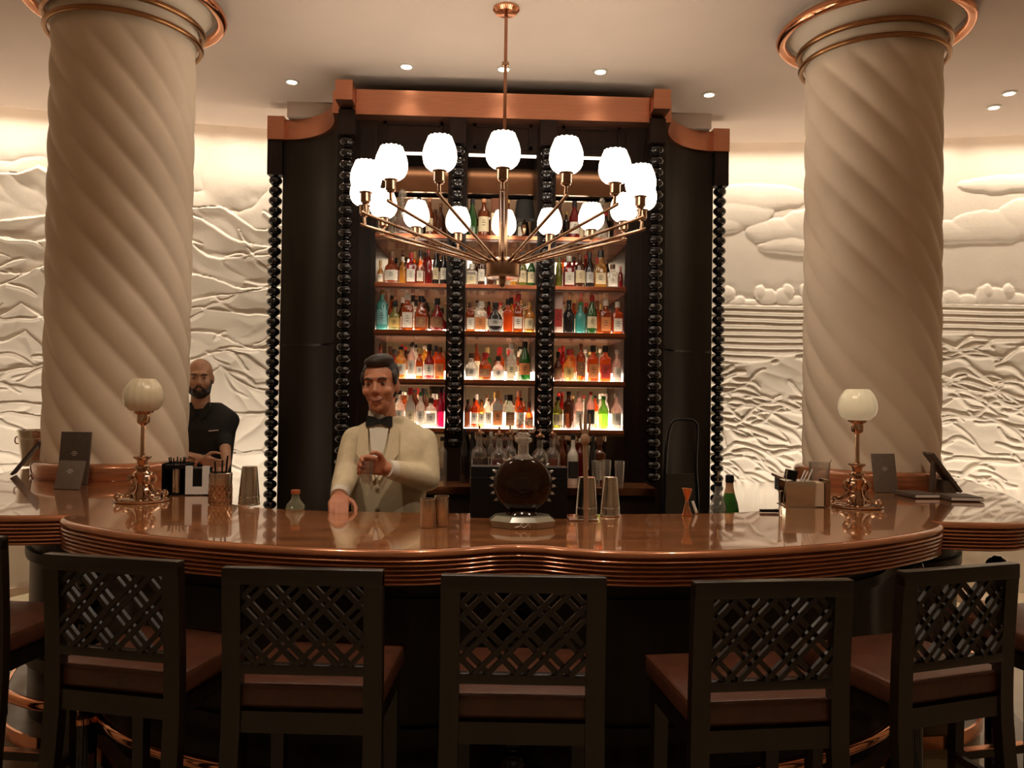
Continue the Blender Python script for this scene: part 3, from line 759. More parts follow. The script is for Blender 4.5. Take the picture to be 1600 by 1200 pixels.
# ---- table lamps
def table_lamp(px, py, label, shade_mat):
    p = spot(px, py); e = empty('table_lamp', (p.x, p.y, ZB), 0, label, 'lamp', 'table lamps on the bar')
    # round mirror tray, four scrolled feet, turned stem, cup and ribbed tulip shade
    MB().lathe([(0.0, 0.002), (0.105, 0.002), (0.108, 0.006), (0.108, 0.012), (0.10, 0.014), (0.0, 0.013)], 36, caps=False).build('tray', CHROME, e)
    for k in range(4):
        a = PI / 4 + k * PI / 2; ca, sa = math.cos(a), math.sin(a)
        prof = [(0.018, 0.100), (0.040, 0.108), (0.052, 0.092), (0.046, 0.075), (0.036, 0.070), (0.040, 0.052), (0.060, 0.034), (0.082, 0.028), (0.098, 0.034), (0.104, 0.024), (0.092, 0.018)]
        pts = [(r * ca, r * sa, z) for r, z in prof]
        MB().tube(spline(pts, 4), 0.0125, 8, r1=0.008).build('scroll_foot', LAMPBRASS, e)
    MB().lathe([(0.0, 0.014), (0.030, 0.014), (0.034, 0.03), (0.024, 0.05), (0.020, 0.08), (0.030, 0.10), (0.034, 0.118), (0.022, 0.13), (0.030, 0.138), (0.030, 0.146), (0.018, 0.152), (0.022, 0.172), (0.036, 0.182), (0.036, 0.187), (0.012, 0.190), (0.0095, 0.20), (0.0085, 0.315), (0.014, 0.320), (0.024, 0.326), (0.026, 0.335), (0.026, 0.362), (0.040, 0.370), (0.041, 0.375), (0.0, 0.376)], 24, caps=False).build('stem', LAMPBRASS, e)
    vs = []; fs = []; N = 60
    prof = [(0.034, 0.373), (0.055, 0.380), (0.072, 0.398), (0.080, 0.425), (0.078, 0.455), (0.068, 0.482), (0.054, 0.502), (0.045, 0.510)]
    for j, (r, z) in enumerate(prof):
        for i in range(N):
            t = 2 * PI * i / N; k = 1 + 0.035 * (abs(math.cos(8 * t)) - 0.6) * min(1, j / 2)
            vs.append((r * k * math.cos(t), r * k * math.sin(t), z))
    for j in range(len(prof) - 1):
        for i in range(N): fs.append((j * N + i, j * N + (i + 1) % N, (j + 1) * N + (i + 1) % N, (j + 1) * N + i))
    m = MB(); m.add(vs, fs); m.build('glass_shade', shade_mat, e, 80)
def shade(name, col, glow):
    m, nt, b = newmat(name)
    n = noise_node(nt, 14, 3); rp = nt.nodes.new('ShaderNodeValToRGB')
    rp.color_ramp.elements[0].color = tuple(c * .94 for c in col) + (1,); rp.color_ramp.elements[1].color = col + (1,)
    nt.links.new(n.outputs['Fac'], rp.inputs[0]); nt.links.new(rp.outputs[0], b.inputs['Base Color'])
    b.inputs['Roughness'].default_value = 0.25
    b.inputs['Emission Color'].default_value = (1.0, 0.80, 0.48, 1); b.inputs['Emission Strength'].default_value = glow
    return m
table_lamp(221, 783, 'brass table lamp with dim amber ribbed shade by the left column', shade('opal_shade', (0.72, 0.60, 0.42), 0.02))
table_lamp(1339, 792, 'brass table lamp with pale ribbed shade by the right column', shade('opal_shade_lit', (0.78, 0.68, 0.50), 0.16))

# ---- menus
def board(name, px, py, w, h, lean, rz, label, cat='menu', thick=0.012, mark=True, stand=True, m_=None):
    p = spot(px, py); e = empty(name, (p.x, p.y, ZB), rz, label, cat)
    M = Matrix.Rotation(-lean, 3, 'X')
    c = M @ Vector((0, thick / 2, h / 2))
    MB().rbox((c.x, c.y, c.z + 0.002), (w, thick, h), 0.002, M).build('cover', m_ or MENU, e, 30)
    if mark:
        m = MB()
        for dz, ww in ((0.02, 0.022), (0.012, 0.034), (0.004, 0.016)):
            q = M @ Vector((0, -0.0006, h * 0.55 + dz)); m.box(q, (ww, 0.0008, 0.0026), M)
        m.build('lettering', SILVER_INK, e, None)
    if stand:
        top = M @ Vector((0, thick, h * 0.92)); MB().tube([(0, top.y, top.z), (0, top.y + h * 0.20, 0.004)], 0.004, sect=[(-4, -1), (4, -1), (4, 1), (-4, 1)]).build('prop', MENU, e, None)
    return e
board('menu_board', 112, 758, 0.150, 0.255, R(6), R(-6), 'tall dark brown menu board standing beside the left column')
board('menu_board', 103, 765, 0.125, 0.135, R(18), R(-8), 'small menu card painted as catching light, silver lettering, before the tall menu board', m_=MENU_LIT)
board('menu_board', 1386, 770, 0.125, 0.195, R(10), R(6), 'brown upright menu standing against the right column', m_=MENU_LIT)
p = spot(42, 742); e = empty('menu_board', (p.x, p.y, ZB), R(20), 'thin dark menu tent leaning in front of the ice bucket', 'menu')
MB().box((0.0, 0, 0.0945), (0.012, 0.13, 0.215), Matrix.Rotation(R(36), 3, 'Y')).build('cover', MENU, e, None)
MB().box((0.075, 0, 0.0875), (0.010, 0.13, 0.170), Matrix.Rotation(R(-6), 3, 'Y')).build('back_cover', MENU, e, None)
p = spot(1484, 772); e = empty('menu_board', (p.x + .02, p.y + .10, ZB), R(-10), 'dark brown menu leaning on its stand behind the flat menus at right', 'menu')
MB().box((0.0, 0, 0.1015), (0.014, 0.13, 0.235), Matrix.Rotation(R(-36), 3, 'Y')).build('cover', MENU, e, None)
MB().box((-0.045, 0, 0.09), (0.012, 0.05, 0.175), Matrix.Rotation(R(4), 3, 'Y')).build('stand', MENU, e, None)
MB().box((0.02, 0, 0.03), (0.06, 0.10, 0.058)).build('stand_foot', MENU, e, None)
for px, py, w, d, rz, lb in ((1440, 778, 0.125, 0.17, 4, 'small closed brown menu lying flat beside the upright menu'), (1508, 783, 0.150, 0.16, -6, 'larger closed brown menu lying flat at the right end of the bar')):
    p = spot(px, py); e = empty('flat_menu', (p.x, p.y + 0.05, ZB), R(rz), lb, 'menu', 'flat menus on the bar')
    MB().rbox((0, 0, 0.012), (w, d, 0.020), 0.003).build('cover', MENU, e, 30)
    MB().box((0.003, -0.002, 0.012), (w - 0.004, d + 0.001, 0.011)).build('pages', PAPER, e, None)

# ---- left group
p = spot(52, 728); e = empty('ice_bucket', (p.x, p.y + .02, ZB), 0, 'shiny metal ice bucket at the left end of the bar', 'ice bucket')
MB().lathe([(0.0, 0.001), (0.068, 0.001), (0.072, 0.01), (0.078, 0.06), (0.092, 0.165), (0.095, 0.20), (0.099, 0.206), (0.099, 0.216), (0.092, 0.217), (0.089, 0.20), (0.07, 0.02), (0.0, 0.015)], 32, caps=False).build('bucket', PEWTER, e)
MB().tube([(0.094 * math.cos(2 * PI * i / 32), 0.094 * math.sin(2 * PI * i / 32), 0.165) for i in range(32)], 0.003, 6, closed=True).build('band', CHROME, e)
for s in (-1, 1): MB().tube(spline([(s * 0.094, 0, 0.175), (s * 0.118, 0, 0.168), (s * 0.118, 0, 0.135), (s * 0.088, 0, 0.13)], 4), 0.004, 6).build('handle', BRASS, e)

p = spot(300, 774); e = empty('napkin_caddy', (p.x, p.y, ZB), R(6), 'black napkin caddy with a white U-shaped front beside the left lamp', 'caddy')
m = MB(); m.box((-0.085, 0.06, 0.002), (0.20, 0.13, 0.006)).build('base_plate', BLACKPL, e, None)
m = MB().box((-0.125, 0.055, 0.072), (0.006, 0.12, 0.135)); m.box((-0.025, 0.055, 0.072), (0.006, 0.12, 0.135)); m.box((-0.075, 0.112, 0.072), (0.10, 0.006, 0.135)); m.build('black_bin', BLACKPL, e, None)
m = MB().box((-0.075, 0.05, 0.125), (0.11, 0.10, 0.016)); m.build('bin_rim', BLACKPL, e, None)
m = MB().box((-0.013, -0.004, 0.068), (0.030, 0.006, 0.125)); m.box((0.058, -0.004, 0.068), (0.030, 0.006, 0.125)); m.box((0.0225, -0.004, 0.022), (0.041, 0.006, 0.034)); m.build('u_front', PAPER, e, None)
MB().box((0.0225, 0.05, 0.062), (0.085, 0.09, 0.112)).build('napkin_stack', BLACKPL, e, None)
MB().lathe([(0.02, 0.007), (0.028, 0.01), (0.028, 0.115), (0.022, 0.12)], 16, c=(-0.075, 0.04, 0)).build('straw_cup', CHROME, e)
for k in range(7):
    a = k * 0.9; e2 = MB().tube([(-0.075 + 0.01 * math.cos(a), 0.04 + 0.01 * math.sin(a), 0.02), (-0.075 + 0.035 * math.cos(a), 0.04 + 0.035 * math.sin(a), 0.165)], 0.003, 6).build('straw', BLACKPL, e)

p = spot(344, 788); e = empty('woven_cup', (p.x, p.y, ZB), 0, 'metal cup with woven pattern holding straws, right of the napkin caddy', 'cup')
MB().lathe([(0.0, 0.001), (0.042, 0.001), (0.044, 0.006), (0.046, 0.128), (0.043, 0.130), (0.041, 0.012), (0.0, 0.01)], 32, caps=False).build('cup', PEWTER, e)
m = MB()
for s in (-1, 1):
    for k in range(14):
        a0 = 2 * PI * k / 14
        m.tube([(0.0455 * math.cos(a0 + s * t * 1.1), 0.0455 * math.sin(a0 + s * t * 1.1), 0.006 + 0.075 * t) for t in (0, .25, .5, .75, 1)], 0.0022, 4)
m.build('woven_pattern', BRASS, e)
for k, (dx, dy, h) in enumerate(((0.022, 0.01, 0.19), (-0.025, 0.0, 0.175), (0.0, 0.02, 0.18), (0.03, -0.01, 0.20))):
    MB().tube([(dx * 0.5, dy * 0.5, 0.014), (dx, dy, h)], 0.0035, 6).build('straw', BLACKPL, e)

def shaker(px, py, h, r0, r1, label, m_=PEWTER, name='shaker_tin', group=None, flip=True):
    p = spot(px, py); e = empty(name, (p.x, p.y, ZB), 0, label, 'shaker', group)
    # turned upside down: wide at the bottom
    MB().lathe([(0.0, 0.001), (r0, 0.001), (r0 + 0.002, 0.005), (r0, 0.009), (r0 * 0.96, h * 0.25), (r1, h * 0.94), (r1 * 0.94, h), (0.0, h)], 28, caps=False).build('tin', m_, e)
    MB().lathe([(r0 * 0.985, h * 0.20), (r0 * 1.005, h * 0.205), (r0 * 1.0, h * 0.225), (r0 * 0.97, h * 0.23)], 28, caps=False).build('band', CHROME, e)
shaker(389, 789, 0.158, 0.042, 0.031, 'steel shaker tin standing upside down left of the cabinet wing')
shaker(916, 806, 0.150, 0.042, 0.033, 'steel shaker tin beside the twisted muddler', group='shaker tins')
shaker(953, 806, 0.150, 0.038, 0.027, 'narrow steel shaker tin right of the muddler', group='shaker tins')
for px, py, h, lb in ((668, 824, 0.098, 'shorter steel measuring cup left of the black box'), (690, 822, 0.105, 'taller steel measuring cup nearest the black box')):
    p = spot(px, py); e = empty('measuring_cup', (p.x, p.y, ZB), 0, lb, 'cup', 'steel measuring cups')
    MB().lathe([(0.0, 0.001), (0.0245, 0.001), (0.0255, 0.004), (0.0265, h), (0.0245, h), (0.0235, 0.006), (0.0, 0.005)], 24, caps=False).build('cup', PEWTER, e)
    MB().tube([(0.026 * math.cos(2 * PI * i / 24), 0.026 * math.sin(2 * PI * i / 24), h) for i in range(24)], 0.0014, 6, closed=True).build('rim', CHROME, e)

# small bitters bottle
p = spot(461, 797); e = empty('bitters_bottle', (p.x, p.y + 0.005, ZB), 0, 'tiny clear bottle with orange cap near the bartender sleeve', 'bottle')
MB().lathe([(0.0, 0.001), (0.034, 0.001), (0.038, 0.008), (0.034, 0.022), (0.018, 0.040), (0.014, 0.060), (0.015, 0.066)], 20, caps=False).build('body', glass('pale_green_glass', (0.70, 0.76, 0.60), 0.75), e)
MB().lathe([(0.0, 0.064), (0.018, 0.064), (0.018, 0.078), (0.0, 0.079)], 16, caps=False).build('cap', mat('orange_cap', (0.42, 0.11, 0.04), 0.5), e)

# black presentation box
p = spot(811, 812); e = empty('presentation_box', (p.x, p.y + 0.03, ZB), R(-1), 'black presentation box standing behind the crystal decanter', 'box')
MB().rbox((0, 0.045, 0.0975), (0.365, 0.09, 0.190), 0.004).build('box', BLACKPL, e, 30)
MB().box((0, 0.045, 0.150), (0.368, 0.093, 0.0016)).build('lid_seam', BLACKLAC, e, None)

# crystal decanter on a cut glass plinth
p = spot(816, 822); e = empty('crystal_plinth', (p.x, p.y, ZB), 0, 'pale octagonal glass plinth under the cognac decanter', 'plinth')
PLM = mat('frosted_crystal', (0.48, 0.44, 0.34), 0.15, var=.12, scale=20, trans=0.35, coat=.6)
vs = []
for z, rx, ry in ((0.001, 0.112, 0.075), (0.024, 0.119, 0.080), (0.040, 0.098, 0.066)):
    for i in range(8):
        a = PI / 8 + i * PI / 4; vs.append((rx * 1.04 * math.cos(a), ry * 1.1 * math.sin(a), z))
fs = [tuple(range(7, -1, -1)), tuple(range(16, 24))] + [(j * 8 + i, j * 8 + (i + 1) % 8, (j + 1) * 8 + (i + 1) % 8, (j + 1) * 8 + i) for j in range(2) for i in range(8)]
m = MB(); m.add(vs, fs); m.build('block', PLM, e, None)
m = MB().tube(spline([(-0.03, -0.0835, 0.008), (-0.012, -0.0845, 0.014), (-0.004, -0.0855, 0.024), (-0.012, -0.085, 0.018), (0.0, -0.084, 0.009), (0.010, -0.0845, 0.014), (0.016, -0.0855, 0.022), (0.022, -0.084, 0.010)], 4), 0.0012, 5)
m.build('engraved_mark', SILVER_INK, e)
e2 = empty('cognac_decanter', (p.x, p.y, ZB + 0.040), 0, 'round flat crystal decanter with spiked sides and ornate stopper', 'decanter')
COGNAC = mat('dark_cognac', (0.020, 0.007, 0.003), 0.12, var=.3, scale=12, spec=0.35)
e2.scale = (1.12, 1.12, 1.10)
M90 = Matrix.Rotation(PI / 2, 3, 'X')
# moon-flask body: lathe about the y axis, ring relief on both faces
hp = [(0.001, 0.040), (0.022, 0.0395), (0.026, 0.0370), (0.044, 0.0365), (0.060, 0.0345), (0.066, 0.0315), (0.078, 0.0265), (0.087, 0.017), (0.091, 0.006)]
pf = [(r, -y) for r, y in hp] + [(r, y) for r, y in reversed(hp)]
MB().lathe(pf, 40, (0, 0, 0.100), M=M90).build('body', COGNAC, e2, 30)
MB().lathe([(0.05, 0.0), (0.052, 0.004), (0.042, 0.014), (0.03, 0.02)], 24, sy=0.7).build('foot', COGNAC, e2)
CR = glass('crystal', (0.86, 0.80, 0.72), 0.7)
MB().lathe([(0.034, 0.180), (0.026, 0.188), (0.0175, 0.196), (0.0165, 0.226), (0.022, 0.232), (0.027, 0.236), (0.027, 0.246), (0.020, 0.250)], 24).build('neck', CR, e2)
m = MB().lathe([(0.016, 0.250), (0.022, 0.254), (0.022, 0.260), (0.012, 0.266)], 20)
m.build('stopper', CR, e2)
for a, b, c, r in ((-0.026, 0.0, 0.276, 0.013), (0.026, 0.0, 0.276, 0.013), (0, 0, 0.288, 0.017), (-0.016, 0, 0.296, 0.011), (0.016, 0, 0.296, 0.011), (0, 0, 0.313, 0.012)):
    MB().ell((a, b, c), (r, r * 0.7, r), 10, 6).build('stopper_petal', CR, e2, 20)
for s in (-1, 1):
    for k in range(8):
        a = R(-32 + 14 * k); q = Vector((s * 0.0935 * math.cos(a), 0, 0.100 + 0.0935 * math.sin(a)))
        MB().lathe([(0.0055, 0), (0.004, 0.006), (0.0012, 0.012)], 6, q, M=Vector((0, 0, 1)).rotation_difference(Vector((s * math.cos(a), 0, math.sin(a)))).to_matrix()).build('spike', CR, e2, None)

# muddler and its little steel tray
p = spot(905, 812); e = empty('coaster_tray', (p.x, p.y, ZB), 0, 'small square steel tray under the muddler', 'tray')
MB().rbox((0.012, 0.0, 0.004), (0.11, 0.07, 0.006), 0.002).build('tray', PEWTER, e, None)
p = spot(914, 822); e = empty('muddler', (p.x, p.y, ZB), 0, 'tall slim twisted wooden muddler with a forked top', 'muddler')
WOODM = mat('light_wood', (0.34, 0.20, 0.12), 0.4, var=.2, scale=6, stretch=(6, 6, 1))
MB().tube([(0.004, 0, 0.003), (0.002, 0, 0.15), (-0.004, 0, 0.29), (-0.004, 0, 0.345)], 0.0085, 8).build('shaft', WOODM, e)
MB().lathe([(0.010, 0.288), (0.016, 0.298), (0.016, 0.318), (0.010, 0.328)], 10, c=(-0.004, 0, 0)).build('knot', WOODM, e)
for s in (-1, 1): MB().tube(spline([(-0.004 + s * 0.004, 0, 0.325), (-0.004 + s * 0.014, 0, 0.345), (-0.004 + s * 0.017, 0, 0.375), (-0.004 + s * 0.016, 0, 0.40)], 4), 0.006, 6, r1=0.003).build('prong', WOODM, e)
MB().tube([(-0.004, 0, 0.34), (-0.003, 0, 0.46)], 0.007, 6, r1=0.004).build('tip', WOODM, e)

# jigger
p = spot(1073, 806); e = empty('jigger', (p.x, p.y, ZB), 0, 'copper hourglass jigger near the inner edge of the bar', 'jigger')
MB().lathe([(0.0, 0.001), (0.019, 0.001), (0.020, 0.004), (0.006, 0.052), (0.0055, 0.058), (0.0205, 0.104), (0.021, 0.107), (0.018, 0.106), (0.0, 0.07)], 24, caps=False).build('cup', COPPER_POL, e)
MB().lathe([(0.0065, 0.051), (0.0085, 0.053), (0.0085, 0.057), (0.0065, 0.059)], 16).build('waist_ring', BRASS, e)
p = spot(1084, 803); e = empty('dropper', (p.x, p.y, ZB), 0, 'small white stick leaning beside the copper jigger', 'stick')
MB().tube([(0.012, 0, 0.004), (-0.004, 0.004, 0.05)], 0.0055, 8).build('stick', PAPER, e)
MB().ell((0.0125, 0, 0.0065), (0.006, 0.006, 0.006), 8, 5).build('tip', CHROME, e)

# strainer stand of thin wire
p = spot(1224, 806); e = empty('wire_stand', (p.x, p.y, ZB), R(10), 'thin bent wire utensil stand left of the steel garnish caddy', 'utensil')
for k, (a, b, c) in enumerate((((-0.03, -0.02, 0.003), (-0.026, -0.012, 0.05), (-0.028, -0.012, 0.10)), ((-0.008, 0.0, 0.003), (-0.014, 0.0, 0.05), (-0.012, 0.004, 0.10)), ((0.03, 0.0, 0.003), (-0.002, 0.0, 0.06), (0.022, 0.01, 0.185)))):
    MB().tube([a, b, c], 0.0022, 6).build('wire_leg', CHROME, e)
MB().tube([(-0.03, -0.012, 0.10), (-0.006, 0.0, 0.098)], 0.0028, 6).build('wire_hook', CHROME, e)
p = spot(1202, 801); e = empty('tongs', (p.x, p.y, ZB), 0, 'short dark tongs lying on the bar left of the wire stand', 'tongs')
for s in (-1, 1): MB().box((0, s * 0.008, 0.008), (0.075, 0.006, 0.010), Matrix.Rotation(s * R(4), 3, 'Z')).build('jaw', BLACKPL, e, None)

# garnish caddy on the right
p = spot(1258, 793); e = empty('garnish_caddy', (p.x, p.y, ZB), R(-6), 'square steel garnish caddy left of the right lamp', 'caddy')
MB().box((-0.02, 0.055, 0.058), (0.12, 0.10, 0.105), taper=1.06).build('bin', CHROME, e, None)
MB().box((0.062, 0.055, 0.055), (0.040, 0.09, 0.10)).build('cream_napkins', mat('cream_napkin', (0.62, 0.48, 0.33), .8, var=.04), e, None)
MB().box((0.098, 0.05, 0.060), (0.022, 0.08, 0.115)).build('side_plate', BRASS, e, None)
MB().box((-0.02, 0.055, 0.003), (0.14, 0.11, 0.005)).build('base_plate', PEWTER, e, None)
MB().box((-0.05, 0.04, 0.135), (0.045, 0.035, 0.042), Matrix.Rotation(R(10), 3, 'Y')).build('black_box_lid', BLACKPL, e, None)
for dx, h in ((0.0, 0.155), (0.03, 0.16), (0.012, 0.15)): MB().tube([(dx - 0.01, 0.05, 0.1), (dx + 0.016, 0.055, h)], 0.003, 6).build('pick', PAPER, e)
p = spot(1291, 772); e = empty('mixing_glass', (p.x, p.y + 0.08, ZB), 0, 'clear mixing glass standing behind the garnish caddy', 'glass')
MB().lathe([(0.0, 0.001), (0.042, 0.001), (0.044, 0.006), (0.052, 0.150), (0.050, 0.150), (0.042, 0.010), (0.0, 0.009)], 24, caps=False).build('glass', CLEAR, e)
MB().tube([(0.01, 0, 0.012), (0.06, 0, 0.165)], 0.003, 6).build('spoon', CHROME, e)
p = spot(1470, 766); e = empty('water_bottle', (p.x, p.y + .02, ZB), 0, 'small clear bottle between the two menus by the right column', 'bottle')
MB().lathe([(0.0, 0.001), (0.026, 0.001), (0.028, 0.006), (0.026, 0.05), (0.011, 0.075), (0.010, 0.10)], 16, caps=False).build('body', CLEAR, e)
MB().lathe([(0.0, 0.098), (0.013, 0.098), (0.013, 0.118), (0.0, 0.119)], 12, caps=False).build('cap', BLACKPL, e)

# ================================================================== INSIDE THE BAR
e = empty('underbar_station', (0.92, 3.50, 0), R(4), 'low steel bottle station behind the bar', 'station')
MB().bbox(-0.30, 0.30, -0.12, 0.14, 0.12, 0.90).build('body', PEWTER, e, None)
MB().bbox(-0.31, 0.31, -0.13, 0.15, 0.90, 0.92).build('top', CHROME, e, None)
for x, y in ((-0.27, -0.09), (0.27, -0.09), (-0.27, 0.11), (0.27, 0.11)): MB().lathe([(0.02, 0), (0.02, 0.12)], 10, c=(x, y, 0)).build('leg', CHROME, e)
def plain_bottle(name, x, y, z, prof, m_, capm, label, cap0):
    e = empty(name, (x, y, z), 0, label, 'bottle')
    MB().lathe(prof, 24, caps=False).build('body', m_, e)
    MB().lathe(cap0, 20, caps=False).build('foil_cap', capm, e)
    return e
p = on_y(1140, 760, 3.50)
b_ = plain_bottle('champagne_bottle', p.x, p.y, 0.92, [(0.0, 0.001), (0.042, 0.001), (0.044, 0.008), (0.044, 0.15), (0.036, 0.20), (0.022, 0.245), (0.0165, 0.27), (0.0155, 0.29)], mat('green_bottle_glass', (0.03, 0.16, 0.02), 0.08, var=.1, trans=.3, coat=.5), BLACKPL, 'green champagne bottle with black top behind the bar', [(0.0165, 0.290), (0.0185, 0.292), (0.0185, 0.318), (0.015, 0.324), (0.0, 0.325)])
MB().lathe([(0.0225, 0.2452), (0.0172, 0.27), (0.0165, 0.2905)], 20, caps=False).build('foil_neck', mat('peach_foil', (0.62, 0.36, 0.20), .35, .6), b_)
p = on_y(1122, 770, 3.42)
b_ = plain_bottle('pouring_bottle', p.x, p.y, 0.92, [(0.0, 0.001), (0.038, 0.001), (0.040, 0.008), (0.040, 0.16), (0.034, 0.20), (0.018, 0.245), (0.014, 0.27), (0.014, 0.285)], CLEAR, BLACKPL, 'clear bottle with pourer left of the green champagne bottle', [(0.015, 0.284), (0.017, 0.286), (0.017, 0.302), (0.0, 0.303)])
MB().tube([(0, 0, 0.30), (0.002, 0, 0.345)], 0.0045, 6).build('pourer', CHROME, b_)
# folding trolley by the right wing
p = on_y(1066, 760, 4.95)
e = empty('folding_trolley', (p.x, p.y, 0), R(4), 'black tubular folding trolley standing by the right cabinet wing', 'trolley')
fr = [(-0.125, 0.0, 0.06), (-0.118, 0, 0.9), (-0.112, 0, 1.15), (-0.098, 0, 1.33), (-0.075, 0, 1.42), (-0.04, 0, 1.445), (0.04, 0, 1.445), (0.078, 0, 1.43), (0.092, 0, 1.38), (0.085, 0, 1.15), (0.10, 0, 0.9), (0.118, 0, 0.06)]
MB().tube(spline([Vector(q) for q in fr], 5), 0.011, 10).build('frame', mat('black_tube', (0.012, 0.012, 0.016), 0.18, .3), e)
MB().box((-0.006, 0.004, 0.62), (0.205, 0.010, 0.98)).build('panel', mat('grey_mesh', (0.045, 0.035, 0.026), 0.5, var=.3, scale=120), e, None)
MB().box((-0.003, -0.10, 0.035), (0.24, 0.22, 0.012)).build('toe_plate', BLACKPL, e, None)
for s in (-1, 1): MB().lathe([(0.0, -0.015), (0.05, -0.015), (0.055, 0), (0.05, 0.015), (0.0, 0.015)], 20, (s * 0.14, 0.03, 0.057), M=Matrix.Rotation(PI / 2, 3, 'Y'), caps=False).build('wheel', BLACKPL, e)

# ================================================================== BOTTLES ON THE SHELVES
COL = {'amber': (0.50, 0.13, 0.025), 'gold': (0.78, 0.44, 0.10), 'red': (0.36, 0.018, 0.018), 'clear': (0.90, 0.87, 0.80), 'green': (0.05, 0.20, 0.05), 'lime': (0.30, 0.60, 0.08),
       'teal': (0.16, 0.52, 0.50), 'olive': (0.30, 0.30, 0.06), 'black': (0.015, 0.012, 0.014), 'brown': (0.16, 0.055, 0.025), 'orange': (0.72, 0.16, 0.03), 'pink': (0.82, 0.58, 0.52), 'magenta': (0.48, 0.02, 0.11), 'white': (0.85, 0.80, 0.72)}
LAB = {'white': (0.82, 0.76, 0.66), 'cream': (0.76, 0.64, 0.42), 'black': (0.02, 0.02, 0.02), 'red': (0.55, 0.05, 0.04), 'blue': (0.25, 0.55, 0.60), 'orange': (0.75, 0.28, 0.10), 'gold': (0.70, 0.48, 0.16), 'brown': (0.28, 0.13, 0.07), 'silver': (0.6, 0.58, 0.55)}
for k, c in COL.items():
    if k in ('black', 'white'): mat('bottle_' + k, c, 0.15, var=.1, coat=.5)
    else: glass('bottle_' + k, c, {'clear': 0.78, 'gold': .66, 'amber': .64, 'orange': .6, 'pink': .6, 'lime': .5, 'teal': .4}.get(k, 0.35))
for k, c in LAB.items(): mat('paper_' + k, c, 0.6, var=.12, scale=90)
CAPM = {'black': (0.02, 0.018, 0.02), 'red': (0.5, 0.03, 0.03), 'white': (0.75, 0.7, 0.62), 'gold': (0.6, 0.4, 0.15), 'brown': (0.16, 0.07, 0.04), 'green': (0.05, 0.25, 0.06), 'copper': (0.6, 0.28, 0.15)}
for k, c in CAPM.items(): mat('cap_' + k, c, 0.4, var=.1)
# shape: profile (r, z) in units of half width and height, section power, depth ratio, label z range, neck cut (where the cap starts)
SHP = {
 'round':  ([(0.94, 0), (1, .03), (1, .54), (.93, .60), (.55, .69), (.38, .75), (.35, .90)], 2.0, 1.0, (.12, .46), .89, .38),
 'tall':   ([(0.94, 0), (1, .02), (1, .64), (.90, .69), (.48, .76), (.36, .80), (.34, .92)], 2.0, 1.0, (.14, .52), .91, .37),
 'wine':   ([(0.94, 0), (1, .02), (1, .50), (.92, .58), (.55, .72), (.38, .80), (.34, .92)], 2.0, 1.0, (.14, .44), .84, .40),
 'squat':  ([(0.80, 0), (.95, .04), (1, .20), (1, .40), (.86, .54), (.45, .64), (.34, .70), (.34, .86)], 2.0, 0.85, (.10, .42), .80, .40),
 'square': ([(0.96, 0), (1, .03), (1, .60), (.92, .66), (.50, .71), (.40, .75), (.38, .86)], 7.0, 0.8, (.08, .48), .82, .46),
 'flask':  ([(0.55, 0), (.80, .05), (.98, .24), (1, .34), (.92, .48), (.66, .60), (.36, .67), (.30, .74), (.30, .86)], 2.2, 0.5, (.20, .42), .84, .36),
 'arch':   ([(0.96, 0), (1, .02), (1, .42), (.93, .54), (.75, .62), (.45, .68), (.38, .72), (.36, .86)], 4.0, 0.6, (.10, .40), .82, .44),
 'box':    ([(1, 0), (1, .5), (1, .98), (.97, 1.0)], 14.0, 0.85, (.16, .62), None, 0),
}
SHPW = {'round': 'round-shouldered', 'tall': 'tall slim', 'wine': 'sloping-shouldered', 'squat': 'squat', 'square': 'square', 'flask': 'flat flask-shaped', 'arch': 'arch-shouldered', 'box': 'carton'}
ORD = ['first', 'second', 'third', 'fourth', 'fifth', 'sixth', 'seventh', 'eighth', 'ninth', 'tenth', 'eleventh', 'twelfth']
ROWW = ['top', 'second', 'third', 'fourth', 'lowest']
BAYW = ['left', 'middle', 'right']
